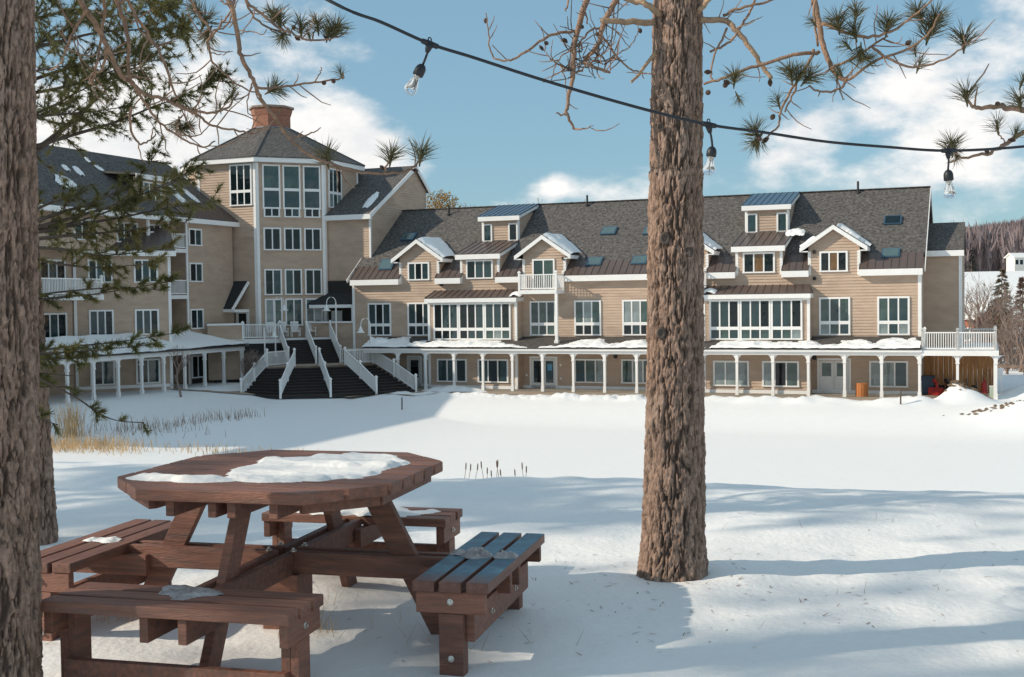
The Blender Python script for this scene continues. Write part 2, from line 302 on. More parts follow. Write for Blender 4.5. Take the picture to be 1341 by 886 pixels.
# ------------------------------------------------------------------ mesh helpers
class MB:
    def __init__(s): s.v = []; s.f = []
    def add(s, vs, fs):
        k = len(s.v); s.v += [tuple(p_) for p_ in vs]; s.f += [tuple(i + k for i in f) for f in fs]; return s
    def box(s, x0, x1, y0, y1, z0, z1):
        vs = [(x, y, z) for z in (z0, z1) for y in (y0, y1) for x in (x0, x1)]
        return s.add(vs, [(0, 2, 3, 1), (4, 5, 7, 6), (0, 1, 5, 4), (2, 6, 7, 3), (0, 4, 6, 2), (1, 3, 7, 5)])
    def beam(s, p0, p1, w, h, up=(0, 0, 1)):               # box along p0-p1, w across, h along up
        p0, p1, up = Vector(p0), Vector(p1), Vector(up); d = (p1 - p0).normalized(); sx = d.cross(up).normalized(); su = sx.cross(d).normalized()
        vs = []
        for q in (p0, p1):
            for b_ in (-.5, .5):
                for a_ in (-.5, .5): vs.append(q + sx * (a_ * w) + su * (b_ * h))
        return s.add(vs, [(0, 1, 3, 2), (4, 6, 7, 5), (0, 4, 5, 1), (2, 3, 7, 6), (0, 2, 6, 4), (1, 5, 7, 3)])
    def prism(s, poly, off):                               # polygon (3D points) pushed by off
        n = len(poly); off = Vector(off); a_ = [Vector(p_) for p_ in poly]; b_ = [p_ + off for p_ in a_]
        return s.add(a_ + b_, [tuple(range(n))[::-1], tuple(range(n, 2 * n))] + [(i, (i + 1) % n, n + (i + 1) % n, n + i) for i in range(n)])
    def quad(s, *ps): return s.add(ps, [tuple(range(len(ps)))])
    def tube(s, pts, rads, n=6, cap=True):
        pts = [Vector(p_) for p_ in pts]; m = len(pts); vs = []; ref = None
        for i in range(m):
            d = (pts[min(i + 1, m - 1)] - pts[max(i - 1, 0)])
            if d.length < 1e-9: d = Vector((0, 0, 1))
            d.normalize()
            if ref is None: ref = Vector((1, 0, 0)) if abs(d.x) < .8 else Vector((0, 1, 0))
            a_ = d.cross(ref).normalized(); b_ = d.cross(a_); ref = b_.cross(d) if False else ref
            r = rads[i] if hasattr(rads, '__len__') else rads
            for k in range(n):
                t = 2 * math.pi * k / n; vs.append(pts[i] + a_ * (math.cos(t) * r) + b_ * (math.sin(t) * r))
        fs = [(i * n + k, i * n + (k + 1) % n, (i + 1) * n + (k + 1) % n, (i + 1) * n + k) for i in range(m - 1) for k in range(n)]
        if cap: fs += [tuple(range(n))[::-1], tuple(range((m - 1) * n, m * n))]
        return s.add(vs, fs)
    def lathe(s, prof, n=12, c=(0, 0, 0)):                 # profile of (radius, z)
        vs = []; fs = []
        for r, z in prof:
            for k in range(n):
                t = 2 * math.pi * k / n; vs.append((c[0] + r * math.cos(t), c[1] + r * math.sin(t), c[2] + z))
        for i in range(len(prof) - 1):
            for k in range(n): fs.append((i * n + k, i * n + (k + 1) % n, (i + 1) * n + (k + 1) % n, (i + 1) * n + k))
        fs += [tuple(range(n))[::-1], tuple(range((len(prof) - 1) * n, len(prof) * n))]
        return s.add(vs, fs)
    def siding(s, poly, o, ex, nrm, pitch=.185, proud=.04):    # lapped boards over a convex polygon of (u, z), each board's foot stands proud
        o, ex, nrm = Vector(o), Vector(ex), Vector(nrm); up = Vector((0, 0, 1))
        z0 = min(q[1] for q in poly); z1 = max(q[1] for q in poly)
        def span(z):
            xs = []
            for i in range(len(poly)):
                (xa, za), (xb, zb) = poly[i], poly[(i + 1) % len(poly)]
                if abs(za - zb) < 1e-9:
                    if abs(za - z) < 1e-6: xs += [xa, xb]
                elif min(za, zb) - 1e-9 <= z <= max(za, zb) + 1e-9: xs.append(xa + (xb - xa) * (z - za) / (zb - za))
            return (min(xs), max(xs)) if xs else None
        z = math.floor(z0 / pitch) * pitch
        while z < z1 - 1e-6:
            a_, b_ = max(z, z0), min(z + pitch, z1); sa, sb = span(a_ + 1e-7), span(b_ - 1e-7)
            if sa and sb:
                pr = lambda zz: nrm * (proud * (1 - (zz - z) / pitch))
                P = lambda u, zz, q: o + ex * u + up * zz + q
                s.quad(P(sa[0], a_, pr(a_)), P(sa[1], a_, pr(a_)), P(sb[1], b_, pr(b_)), P(sb[0], b_, pr(b_)))
                s.quad(P(sa[0], a_, Vector()), P(sa[1], a_, Vector()), P(sa[1], a_, pr(a_)), P(sa[0], a_, pr(a_)))
            z += pitch
        return s
    def mesh(s, name, m=None, smooth=False):
        me = bpy.data.meshes.new(name); me.from_pydata(s.v, [], s.f); me.update()
        if m: me.materials.append(m)
        if smooth: me.shade_smooth()
        return me
    def build(s, name, m, parent=None, smooth=False, loc=(0, 0, 0), rotz=0): return place(name, s.mesh(name, m, smooth), parent, loc, rotz)
def place(name, me, parent=None, loc=(0, 0, 0), rotz=0):
    o = bpy.data.objects.new(name, me); COL.objects.link(o); o.location = loc; o.rotation_euler = (0, 0, rotz)
    if parent: o.parent = parent
    return o
def tag(o, label=None, cat=None, group=None, kind=None):
    if label: o['label'] = label
    if cat: o['category'] = cat
    if group: o['group'] = group
    if kind: o['kind'] = kind
    return o
def root(name, loc, rotz, label, cat, group=None):
    o = bpy.data.objects.new(name, None); COL.objects.link(o); o.location = loc; o.rotation_euler = (0, 0, rotz); o.empty_display_size = .2
    return tag(o, label, cat, group)
def froot(name, fr, label, cat, group=None): return root(name, fr.o, R(fr.deg), label, cat, group)
def copy_tree(o, parent=None):
    c = o.copy(); COL.objects.link(c)
    if parent: c.parent = parent
    for ch in list(o.children): copy_tree(ch, c)
    return c
CACHE = {}

# ------------------------------------------------------------------ ground
def rw_xy(x, y):
    dx, dy = x - RW.o.x, y - RW.o.y; return dx * RW.ex.x + dy * RW.ex.y, dx * RW.ey.x + dy * RW.ey.y
def lw_xy(x, y):
    dx, dy = x - LW.o.x, y - LW.o.y; return dx * LW.ex.x + dy * LW.ex.y, dx * LW.ey.x + dy * LW.ey.y
def crest(x): return 9.55 - .285 * np.clip(x, -9, 9) + .12 * np.sin(x * 1.3)
def height(x, y):
    x = np.asarray(x, float); y = np.asarray(y, float)
    s = y - crest(x)
    near = .10 * fbm(x * .55, y * .55, 0, 3, 3) + .045 * fbm(x * 2.1, y * 2.1, 0, 9, 3) + .014 * fbm(x * 7, y * 7, 0, 5, 2)
    # wind-rounded rise round the tree foot and hollow beyond
    near = near + .075 * np.exp(-((x - .84) ** 2 + (y - 6.05) ** 2) / .22) - .075 * np.exp(-((x - .84) ** 2 + (y - 6.05) ** 2) / .055)
    bank = -.03 * sm(-.6, .2, s) - 5.57 * sm(-.1, 12, s)
    ur, yr = rw_xy(x, y); ul, yl = lw_xy(x, y)
    onr = sm(-14.5, -6.5, yr)
    onl = sm(-26, -9.5, yl) * sm(14, 2, ul)
    land = np.maximum(onr, onl)
    far = -5.6 + .9 * land
    far = far + .62 * sm(-9, -3.5, yl) * sm(2, -3, ul) * sm(-.3, -.9, -land * 1.0)
    # ploughed berm along the pond side of the walk
    bm = np.exp(-((yr + 5.9) / 1.0) ** 2) * (.20 + .20 * sm(-30, -14, ur)) * np.maximum(.2, .8 + 2.2 * fbm(x * 1.1, y * 1.1, 0, 21, 4)) * sm(-36, -31, ur) * sm(3, 0, ur)
    far = far + np.maximum(bm, 0) + .05 * fbm(x * .35, y * .35, 0, 31, 3) * land
    # heaps right of the porch and on the right bank
    def heap(hx, hy, hr, hh): return hh * np.exp(-(((x - hx) ** 2 + (y - hy) ** 2) / hr ** 2)) * (1 + .9 * fbm(x * 1.1, y * 1.1, 0, 41, 3))
    far = far + heap(*HEAP1, 1.15, 1.15) + heap(*HEAP2, 2.6, 1.5) + heap(*HEAP3, 2.4, .6)
    # rising fields and the wooded ridge
    r = np.hypot(x, y); th = np.arctan2(x, y)
    lift = sm(120, 260, r) * 10.5 * sm(-.1, .35, th) + sm(250, 950, r) * (30 + 16 * fbm(th * 9, r * .0006, 0, 51, 3) + 30 * sm(.38, .62, th)) * sm(-.9, .25, th)
    far = far + lift - .6 * sm(30, 60, ur) * 0
    return np.where(s < 14, near * sm(3, 0, s) + bank + (far + 5.6) * sm(11, 13.5, s), far)
_h1 = at_height(1262, 535, -5.0); HEAP1 = (_h1.x, _h1.y)
_h2 = at_height(1392, 538, -5.4); HEAP2 = (_h2.x, _h2.y)
_h3 = at_height(1350, 560, -5.5); HEAP3 = (_h3.x, _h3.y)
def axis(segs):
    r = []
    for a_, b_, n in segs: r += list(np.linspace(a_, b_, n, endpoint=False))
    return np.array(r + [segs[-1][1]])
gx = axis([(-3000, -400, 14), (-400, -60, 40), (-60, -8, 110), (-8, -3.4, 60), (-3.4, 4.2, 170), (4.2, 9, 60), (9, 60, 110), (60, 700, 90), (700, 3000, 20)])
gy = axis([(-300, -10, 14), (-10, 3.5, 30), (3.5, 12, 190), (12, 26, 40), (26, 60, 40), (60, 95, 120), (95, 300, 60), (300, 1100, 60), (1100, 4000, 14)])
GX, GY = np.meshgrid(gx, gy); GZ = height(GX, GY)
nx, ny = len(gx), len(gy)
idx = np.arange(nx * ny).reshape(ny, nx)
quads = np.stack([idx[:-1, :-1], idx[:-1, 1:], idx[1:, 1:], idx[1:, :-1]], -1).reshape(-1, 4)
def np_mesh(name, co, faces, m, smooth=True):
    me = bpy.data.meshes.new(name); k = faces.shape[1]
    me.vertices.add(len(co)); me.vertices.foreach_set('co', np.ascontiguousarray(co, np.float32).ravel())
    me.loops.add(faces.size); me.loops.foreach_set('vertex_index', np.ascontiguousarray(faces, np.int32).ravel())
    me.polygons.add(len(faces)); me.polygons.foreach_set('loop_start', np.arange(0, faces.size, k, dtype=np.int32))
    me.update(calc_edges=True); me.validate()
    if m: me.materials.append(m)
    if smooth: me.shade_smooth()
    return me
g = place('snowy_ground', np_mesh('snowy_ground', np.stack([GX, GY, GZ], -1).reshape(-1, 3), quads, M_snow)); tag(g, kind='structure')
def gz(x, y): return float(height(np.array([x]), np.array([y]))[0])

# brown cleared walk in front of the porch, road at the right
def ribbon(name, pts, m, lift=.03):
    mb = MB()
    for (l, r_) in pts: mb.v += [(l[0], l[1], l[2] + lift), (r_[0], r_[1], r_[2] + lift)]
    mb.f = [(2 * i, 2 * i + 1, 2 * i + 3, 2 * i + 2) for i in range(len(pts) - 1)]
    return tag(mb.build(name, m), kind='structure')
pts = []
for i in range(37):
    u = -47 + i * 1.28; w0 = 1.9 + .9 * math.sin(i * .6) * (u < -28) + 1.6 * (u < -30)
    f0 = RW.w(u, -2.55, 0); f1 = RW.w(u, -2.55 - w0, 0)
    if u < -34: f0 = RW.w(u, -1.2, 0); f1 = RW.w(u, -1.5 - w0 * (2.2 + .35 * (u < -38)), 0)
    pts.append(((f1.x, f1.y, max(gz(f1.x, f1.y), ZB + .0)), (f0.x, f0.y, max(gz(f0.x, f0.y), ZB + .0))))
ribbon('walkway', pts, M_path, .05)
pts = []
for i in range(14):
    a_ = RW.w(7 + i * 4, 6.5 + i * .5, 0); b_ = RW.w(7 + i * 4, 21 + i * .8, 0); z = max(gz(a_.x, a_.y), gz(b_.x, b_.y))
    pts.append(((a_.x, a_.y, z), (b_.x, b_.y, z)))
ribbon('road', pts, M_asph, .06)

# ------------------------------------------------------------------ building pieces
def window(parent, cx, y, z0, w, h, n, rows=1, kinds=('d',), split=.68, fr=None, rotz=0, origin=None, name='window', mull=.085, trim=.11):
    """casement window: n lights across, rows 1 or 2 (tall over short)"""
    key = ('win', round(w, 2), round(h, 2), n, rows, round(split, 2), mull, trim)
    if key not in CACHE:
        mb = MB(); t = trim; d0, d1 = -.085, .01
        mb.box(-w / 2, w / 2, d0, d1, h - t, h); mb.box(-w / 2 - .02, w / 2 + .02, d0 - .03, d1, 0, t * .8)
        mb.box(-w / 2, -w / 2 + t, d0 + .003, d1, t * .8, h - t); mb.box(w / 2 - t, w / 2, d0 + .003, d1, t * .8, h - t)
        iw = w - 2 * t; cw = (iw - mull * (n - 1)) / n; zs = [(t * .8, h - t)]
        if rows == 2:
            zc = t * .8 + (h - 1.8 * t) * (1 - split); bar = .2
            zs = [(t * .8, zc - bar / 2), (zc + bar / 2, h - t)]
            mb.box(-w / 2 + t, w / 2 - t, d0 + .01, d1, zc - bar / 2, zc + bar / 2)
        panes = []
        for (za, zb) in zs:
            for i in range(n):
                xa = -w / 2 + t + i * (cw + mull)
                if i: mb.box(xa - mull, xa, d0 + .012, d1, za, zb)
                panes.append((xa + cw / 2, (za + zb) / 2, cw, zb - za))
        pm = []
        for (px_, pz_, pw, ph) in panes:
            k2 = ('pane', round(pw, 2), round(ph, 2))
            if k2 not in CACHE: CACHE[k2] = {}
            pm.append((px_, pz_, pw, ph))
        CACHE[key] = (mb.mesh('window', M_white), pm)
    me, pm = CACHE[key]
    o = place(name, me, parent, (cx, y, z0), rotz)
    for i, (px_, pz_, pw, ph) in enumerate(pm):
        kd = kinds[i % len(kinds)]; gm = {'d': G_dark, 't': G_teal, 'p': G_pale, 'g': G_green, 'w': G_warm}[kd]
        k2 = ('panemesh', round(pw, 2), round(ph, 2), kd)
        if k2 not in CACHE: CACHE[k2] = MB().box(-pw / 2 - .01, pw / 2 + .01, -.040, .0, -ph / 2 - .01, ph / 2 + .01).mesh('pane', gm)
        place('pane', CACHE[k2], o, (px_, 0, pz_))
    return o
def railing(mb, p0, p1, h=1.0, post=.13, posts=(True, True), base=.1, bal=.042, gap=.125):
    """white railing between two floor points, may slope"""
    p0, p1 = Vector(p0), Vector(p1); L = (p1 - p0); n = max(2, int(Vector((L.x, L.y, 0)).length / gap)); up = Vector((0, 0, 1))
    mb.beam(p0 + up * h, p1 + up * h, .09, .07); mb.beam(p0 + up * base, p1 + up * base, .06, .07)
    for i in range(1, n):
        q = p0 + L * (i / n); mb.box(q.x - bal / 2, q.x + bal / 2, q.y - bal / 2, q.y + bal / 2, q.z + base, q.z + h)
    for k, q in zip(posts, (p0, p1)):
        if k:
            a_ = post / 2; mb.box(q.x - a_, q.x + a_, q.y - a_, q.y + a_, q.z - .05, q.z + h + .14)
            a_ += .03; mb.box(q.x - a_, q.x + a_, q.y - a_, q.y + a_, q.z + h + .14, q.z + h + .19)
            mb.add([(q.x - a_, q.y - a_, q.z + h + .19), (q.x + a_, q.y - a_, q.z + h + .19), (q.x + a_, q.y + a_, q.z + h + .19), (q.x - a_, q.y + a_, q.z + h + .19), (q.x, q.y, q.z + h + .29)],
                   [(0, 1, 4), (1, 2, 4), (2, 3, 4), (3, 0, 4)])
def column_mesh(h, arch=1.0):
    key = ('col', round(h, 2), arch)
    if key not in CACHE:
        mb = MB(); mb.box(-.10, .10, -.10, .10, 0, .35); mb.box(-.075, .075, -.075, .075, .35, h - .5); mb.box(-.11, .11, -.11, .11, h - .5, h - .42)
        mb.box(-.09, .09, -.09, .09, h - .42, h)
        for s_ in (-1, 1):                                # curved bracket each side
            prof = []
            for k in range(7):
                t = k / 6 * math.pi / 2; prof.append((s_ * (.09 + .40 * (1 - math.cos(t)) * 1.0), -.035, h - .40 + .40 * math.sin(t)))
            poly = [(s_ * .085, -.035, h)] + prof[:]
            if s_ > 0: poly = poly[::-1]
            mb.prism(poly, (0, .07, 0))
        CACHE[key] = mb.mesh('column', M_white)
    return CACHE[key]
def seam_roof(mb, a_, b_, c_, d_, gap=.45, th=.06, rib=.035):
    """standing seam sheet: a-b along the eave, d-c along the top; ribs run up the slope"""
    a_, b_, c_, d_ = map(Vector, (a_, b_, c_, d_)); n = (b_ - a_).cross(d_ - a_).normalized()
    if n.z < 0: n = -n
    mb.prism([a_, b_, c_, d_], -n * th)
    k = max(2, int(round((b_ - a_).length / gap)))
    for i in range(k + 1):
        t = min(max(i / k, .004), .996); p0, p1 = a_.lerp(b_, t) + n * rib / 2, d_.lerp(c_, t) + n * rib / 2
        mb.beam(p0, p1, .03, rib, n)
def slab(mb, pts, th=.18):
    pts = [Vector(q) for q in pts]; n = (pts[1] - pts[0]).cross(pts[2] - pts[1]).normalized()
    if n.z < 0: n = -n
    mb.prism(pts, -n * th)

# ------------------------------------------------------------------ right wing
WR = froot('lodge_wing', RW, 'long tan clapboard lodge wing with porch, dormers and grey shingled roof', 'building')
SL, EY, EZ, RY, RZ = .725, -.45, 7.7, 7.0, 13.1          # roof slope, eave, ridge
LEN = -38.5
def roof_z(y): return EZ + SL * (y - EY)
X1 = (1, 0, 0)
mb = MB(); mb.siding([(LEN, .1), (0, .1), (0, 7.55), (LEN, 7.55)], (0, 0, 0), X1, (0, -1, 0)); mb.build('wall', M_siding, WR)
gab = lambda: [(0, .1), (14, .1), (14, 7.6), (7, 12.75), (0, 7.6)]
mb = MB(); mb.siding(gab(), (0, 0, 0), (0, 1, 0), (1, 0, 0)); mb.build('wall', M_siding, WR)
mb = MB(); mb.siding(gab(), (LEN, 0, 0), (0, 1, 0), (-1, 0, 0)); mb.build('wall', M_siding, WR)
mb = MB(); mb.siding([(LEN, .1), (0, .1), (0, 7.55), (LEN, 7.55)], (0, 14, 0), X1, (0, 1, 0)); mb.build('wall', M_siding, WR)
mb = MB()
slab(mb, [(LEN - .35, .7, roof_z(.7)), (.25, .7, roof_z(.7)), (.25, RY, RZ), (LEN - .35, RY, RZ)])
slab(mb, [(LEN - .35, 14.45, EZ), (.25, 14.45, EZ), (.25, RY, RZ), (LEN - .35, RY, RZ)])
mb.beam((LEN - .35, RY, RZ + .02), (.25, RY, RZ + .02), .3, .05)
mb.build('roof', M_shingle, WR)
for x in (.26, LEN - .36):
    for y in (EY, 14.45): MB().beam((x, y, EZ - .12), (x, RY, RZ - .12), .04, .24, (0, 0, 1)).build('rake_board', M_white, WR)
# eave lengths: brown metal band with white fascia
ENDS = [(LEN - .1, -34.72), (-31.9, -29.95), (-27.35, -25.5), (-22.42, -15.85), (-12.82, -11.02), (-8.15, -6.5), (-3.52, .12)]
for x0, x1 in ENDS:
    mb = MB(); seam_roof(mb, (x0, EY, EZ + .03), (x1, EY, EZ + .03), (x1, .85, roof_z(.85) + .04), (x0, .85, roof_z(.85) + .04), .47); mb.build('metal_eave_roof', M_metal, WR)
    mb = MB(); mb.box(x0, x1, EY - .03, EY + .04, EZ - .40, EZ - .02); mb.box(x0, x1, EY + .04, .0, EZ - .40, EZ - .34)
    for x in (x0, x1):
        q = .02 if x == x0 else -.02
        mb.prism([(x, EY, EZ - .39), (x, 0.02, EZ - .39), (x, .02, EZ + .2), (x, EY, EZ - .06)], (q, 0, 0))
    mb.build('fascia', M_white, WR)
for x in (LEN, 0): MB().box(x - .16 if x else -.16, x + .03, -.05, .02, .1, 7.3).build('corner_trim', M_white, WR)
MB().box(-.02, .05, -.02, .16, .1, 7.3).build('corner_trim', M_white, WR)
mb = MB(); mb.box(LEN, .03, -.06, .02, .1, .34); mb.build('skirting', M_white, WR)

def gable_dormer(c, kinds, door=False):
    hw = 1.52
    mb = MB(); mb.siding([(c - hw, 7.55), (c + hw, 7.55), (c + hw, 9.32), (c, 10.32), (c - hw, 9.32)], (0, -.004, 0), X1, (0, -1, 0))
    for s_ in (-1, 1):
        mb.siding([(0, 7.4), (1.7, 7.4), (1.7, 9.35), (0, 9.35)], (c + s_ * hw, 0, 0), (0, 1, 0), (s_, 0, 0))
    mb.build('dormer_wall', M_siding, WR)
    mb = MB(); ew, ez, rz, yb = 1.98, 9.10, 10.46, 3.45
    for s_ in (-1, 1):
        slab(mb, [(c, -.38, rz), (c, yb, rz), (c + s_ * ew, 1.75, ez), (c + s_ * ew, -.38, ez)], .14)
    mb.build('dormer_roof', M_shingle, WR)
    mb = MB()
    for s_ in (-1, 1):
        mb.prism([(c, -.42, rz - .02), (c + s_ * (ew + .03), -.42, ez - .02), (c + s_ * (ew + .03), -.42, ez - .28), (c + s_ * (ew - .25), -.42, ez - .12), (c, -.42, rz - .30)], (0, .05, 0))
        x0, x1 = sorted((c + s_ * (ew - .03), c + s_ * (ew + .03))); mb.box(x0, x1, -.37, 1.5, ez - .28, ez - .05)
        x0, x1 = sorted((c + s_ * hw, c + s_ * (ew - .03))); mb.box(x0, x1, -.37, 1.5, ez - .28, ez - .22)
        x0, x1 = sorted((c + s_ * (hw - .14), c + s_ * (hw + .035))); mb.box(x0, x1, -.04, .14, EZ - .32, ez - .24)
    mb.build('gable_trim', M_white, WR)
    if door:
        window(WR, c - .03, -.02, 6.8, 1.6, 2.05, 2, 1, kinds, name='balcony_door')
    else:
        window(WR, c - .02, -.02, 7.58, 1.68, 1.27, 3, 1, kinds)
def shed_dormer(c, cu, kl, ku):
    hw = 1.43
    mb = MB(); mb.siding([(c - hw, 7.55), (c + hw, 7.55), (c + hw, 9.0), (c - hw, 9.0)], (0, -.004, 0), X1, (0, -1, 0))
    for s_ in (-1, 1): mb.siding([(0, 7.4), (.05, 7.4), (3.0, 9.9), (3.0, 10.1), (0, 9.2)], (c + s_ * hw, 0, 0), (0, 1, 0), (s_, 0, 0))
    mb.build('dormer_wall', M_siding, WR)
    mb = MB(); seam_roof(mb, (c - 1.66, -.38, 9.32), (c + 1.66, -.38, 9.32), (c + 1.66, 3.28, 10.34), (c - 1.66, 3.28, 10.34), .47); mb.build('metal_dormer_roof', M_metal, WR)
    mb = MB(); mb.box(c - 1.67, c + 1.67, -.42, -.35, 8.94, 9.27)
    for s_ in (-1, 1):
        x0, x1 = sorted((c + s_ * 1.67, c + s_ * 1.60)); mb.prism([(x0, -.35, 9.05), (x0, 3.2, 10.03), (x0, 3.2, 10.25), (x0, -.35, 9.27)], (x1 - x0, 0, 0))
        x0, x1 = sorted((c + s_ * (hw - .14), c + s_ * (hw + .035))); mb.box(x0, x1, -.04, .14, EZ - .2, 8.96)
    mb.box(c - 1.6, c + 1.6, -.35, 0, 8.94, 8.98)
    mb.build('fascia', M_white, WR)
    window(WR, c, -.02, 7.6, 2.0, 1.3, 3, 1, kl)
    yw = 3.3; hu = 1.40
    mb = MB(); mb.siding([(cu - hu, 10.2), (cu + hu, 10.2), (cu + hu, 11.85), (cu - hu, 11.85)], (0, yw, 0), X1, (0, -1, 0))
    for s_ in (-1, 1): mb.siding([(yw, 10.3), (yw + .02, 10.3), (6.0, 12.3), (6.0, 12.5), (yw, 11.9)], (cu + s_ * hu, 0, 0), (0, 1, 0), (s_, 0, 0))
    mb.build('dormer_wall', M_siding, WR)
    mb = MB(); seam_roof(mb, (cu - 1.58, yw - .35, 12.1), (cu + 1.58, yw - .35, 12.1), (cu + 1.58, 7.0, 13.17), (cu - 1.58, 7.0, 13.17), .42); o = mb.build('metal_dormer_roof', M_skytint, WR); o['label'] = 'standing seam roof of the upper dormer, sky reflection coloured in as blue'
    mb = MB(); mb.box(cu - 1.59, cu + 1.59, yw - .39, yw - .32, 11.74, 12.05)
    for s_ in (-1, 1):
        x0, x1 = sorted((cu + s_ * 1.59, cu + s_ * 1.52)); mb.prism([(x0, yw - .32, 11.85), (x0, 6.8, 12.85), (x0, 6.8, 13.05), (x0, yw - .32, 12.05)], (x1 - x0, 0, 0))
        x0, x1 = sorted((cu + s_ * (hu - .13), cu + s_ * (hu + .035))); mb.box(x0, x1, yw - .04, yw + .1, 10.3, 11.78)
    mb.box(cu - 1.52, cu + 1.52, yw - .32, yw, 11.74, 11.78)
    mb.build('fascia', M_white, WR)
    for s_, k in ((-1, ku[0]), (1, ku[1])): window(WR, cu + s_ * .98, yw - .02, 10.28, .72, 1.28, 1, 1, k)
gable_dormer(-33.3, 'tdt'); gable_dormer(-23.95, 'tg', True); gable_dormer(-14.35, 'tg', True); gable_dormer(-5.03, 'dwd')
shed_dormer(-28.67, -28.45, 'dtt', 'td'); shed_dormer(-9.6, -9.65, 'dwd', 'tt')
# bays with window bands
def bay(c, kinds):
    hw = 3.28
    mb = MB(); mb.siding([(c - hw, .1), (c + hw, .1), (c + hw, 6.1), (c - hw, 6.1)], (0, -1, 0), X1, (0, -1, 0))
    for s_ in (-1, 1): mb.siding([(-1, .1), (0, .1), (0, 6.5), (-1, 6.1)], (c + s_ * hw, 0, 0), (0, 1, 0), (s_, 0, 0))
    mb.build('bay_wall', M_siding, WR)
    mb = MB(); seam_roof(mb, (c - hw - .12, -1.35, 6.33), (c + hw + .12, -1.35, 6.33), (c + hw - .1, .0, 6.86), (c - hw + .1, .0, 6.86), .47)
    for s_ in (-1, 1): mb.prism([(c + s_ * (hw + .12), -1.35, 6.30), (c + s_ * (hw + .12), -.02, 6.30), (c + s_ * (hw - .1), -.02, 6.83)], (-.02 * s_, 0, 0))
    mb.build('bay_roof', M_metal, WR)
    mb = MB(); mb.box(c - hw - .12, c + hw + .12, -1.38, -1.31, 6.0, 6.27); mb.box(c - hw - .12, c + hw + .12, -1.31, -1.0, 6.0, 6.05)
    for s_ in (-1, 1):
        x0, x1 = sorted((c + s_ * hw, c + s_ * (hw + .12))); mb.box(x0, x1, -1.31, -.02, 6.02, 6.28)
        x0, x1 = sorted((c + s_ * (hw - .14), c + s_ * (hw + .035))); mb.box(x0, x1, -1.05, -.9, 3.15, 6.0)
        mb.box(x0, x1, -1.05, -.9, .1, 2.6)
    mb.box(c - hw, c + hw, -1.06, -1.0, .1, .34); mb.box(c - hw, c + hw, -1.045, -1.0, 5.88, 6.0)
    mb.build('bay_trim', M_white, WR)
    for i in range(3): window(WR, c - 1.92 + i * 1.92, -1.02, 3.46, 1.90, 2.5, 3, 2, kinds[i], .73)
    for s_, k in ((-1, kinds[3]), (1, kinds[4])): window(WR, c + s_ * 1.53, -1.02, .55, 2.25, 1.6, 3, 1, k)
bay(-28.87, ('ddtdtt', 'dttddt', 'gpgttd', 'ttd', 'tdt')); bay(-9.66, ('tgtttd', 'gtgttd', 'tgpttd', 'ppp', 'pdg'))
for u, k in ((-36.47, 'dddtdt'), (-33.3, 'ddttdt'), (-24.07, 'gtgtgt'), (-20.9, 'ddtgpg'), (-17.58, 'dtdppg'), (-14.2, 'tgttgt'), (-5.0, 'pgtgtg'), (-1.56, 'ptpgtt')):
    window(WR, u, -.02, 3.7, 1.86, 2.33, 3, 2, k)
for u, k in ((-20.75, 'tgp'), (-17.5, 'gpg'), (-1.85, 'ppt')): window(WR, u, -.02, .55, 2.25, 1.6, 3, 1, k)
def door(parent, u, y, w, leaves, kinds, ph=1.0):
    mb = MB(); mb.box(-w / 2 - .12, w / 2 + .12, -.07, .01, 2.03, 2.16); mb.box(-w / 2 - .12, -w / 2, -.067, .01, 0, 2.03); mb.box(w / 2, w / 2 + .12, -.067, .01, 0, 2.03)
    o = mb.build('door', M_white, parent, loc=(u, y, .13)); lw = w / leaves
    for i in range(leaves):
        x = -w / 2 + lw * (i + .5); q = lw / 2 - .01; a_ = q - .16
        m2 = MB(); m2.box(x - q, x + q, -.04, .0, 0, 2.0); m2.box(x + (q - .1) * (1 if i % 2 == 0 else -1) - .02, x + (q - .1) * (1 if i % 2 == 0 else -1) + .02, -.09, -.04, .95, 1.08); m2.build('door_leaf', M_door, o)
        MB().box(x - a_, x + a_, -.048, -.038, 1.9 - ph, 1.86).build('pane', {'t': G_teal, 'd': G_dark, 'p': G_pale, 'g': G_green}[kinds[i]], o)
door(WR, -24.07, -.02, 1.75, 2, 'dt', 1.5); door(WR, -5.05, -.02, 1.78, 2, 'gg', .85); door(WR, -33.75, -.02, .95, 1, 'd', 1.3)
window(WR, -32.8, -.02, .25, .5, 1.9, 1, 1, 'd')
# blue notice on the glass of the left double door
MB().box(-.17, .17, -.012, 0, 0, .42).build('door_notice', mat('notice_blue', (.10, .30, .48), .5, .05), WR, loc=(-23.62, -.062, 1.35))
# porch
MB().box(-36.3, 4.3, -2.75, 0, -.25, .13).build('porch_floor', mat('porch_slab', (.30, .26, .21), .9, .15, 1), WR)
for k in range(-2, 17):
    if k == -2: xs = 4.14
    elif k == -1: xs = 2.11
    else: xs = .05 - 2.1 * k if k < 5 else .05 - 2.115 * k
    if xs < -34.5: continue
    place('porch_column', column_mesh(2.5), WR, (xs, -2.5, .13))
mb = MB(); mb.box(-36.4, .18, -2.62, -2.40, 2.6, 2.93); mb.box(-36.4, .18, -2.78, -2.62, 2.80, 2.94); mb.build('porch_beam', M_white, WR)
mb = MB()
for c0, c1, yb in ((-36.4, -32.15, 0), (-32.15, -25.59, -1), (-25.59, -12.94, 0), (-12.94, -6.38, -1), (-6.38, .1, 0)):
    zb_ = 2.97 + (yb + 2.8) * .235; slab(mb, [(c0, -2.82, 2.97), (c1, -2.82, 2.97), (c1, yb, zb_), (c0, yb, zb_)], .05)
mb.build('porch_roof', mat('porch_shingles', (.075, .066, .060), .9, .4, 4, bump=.5, bscale=16), WR)
MB().box(-36.4, .1, -2.4, -.02, 2.66, 2.70).build('porch_ceiling', M_white, WR)
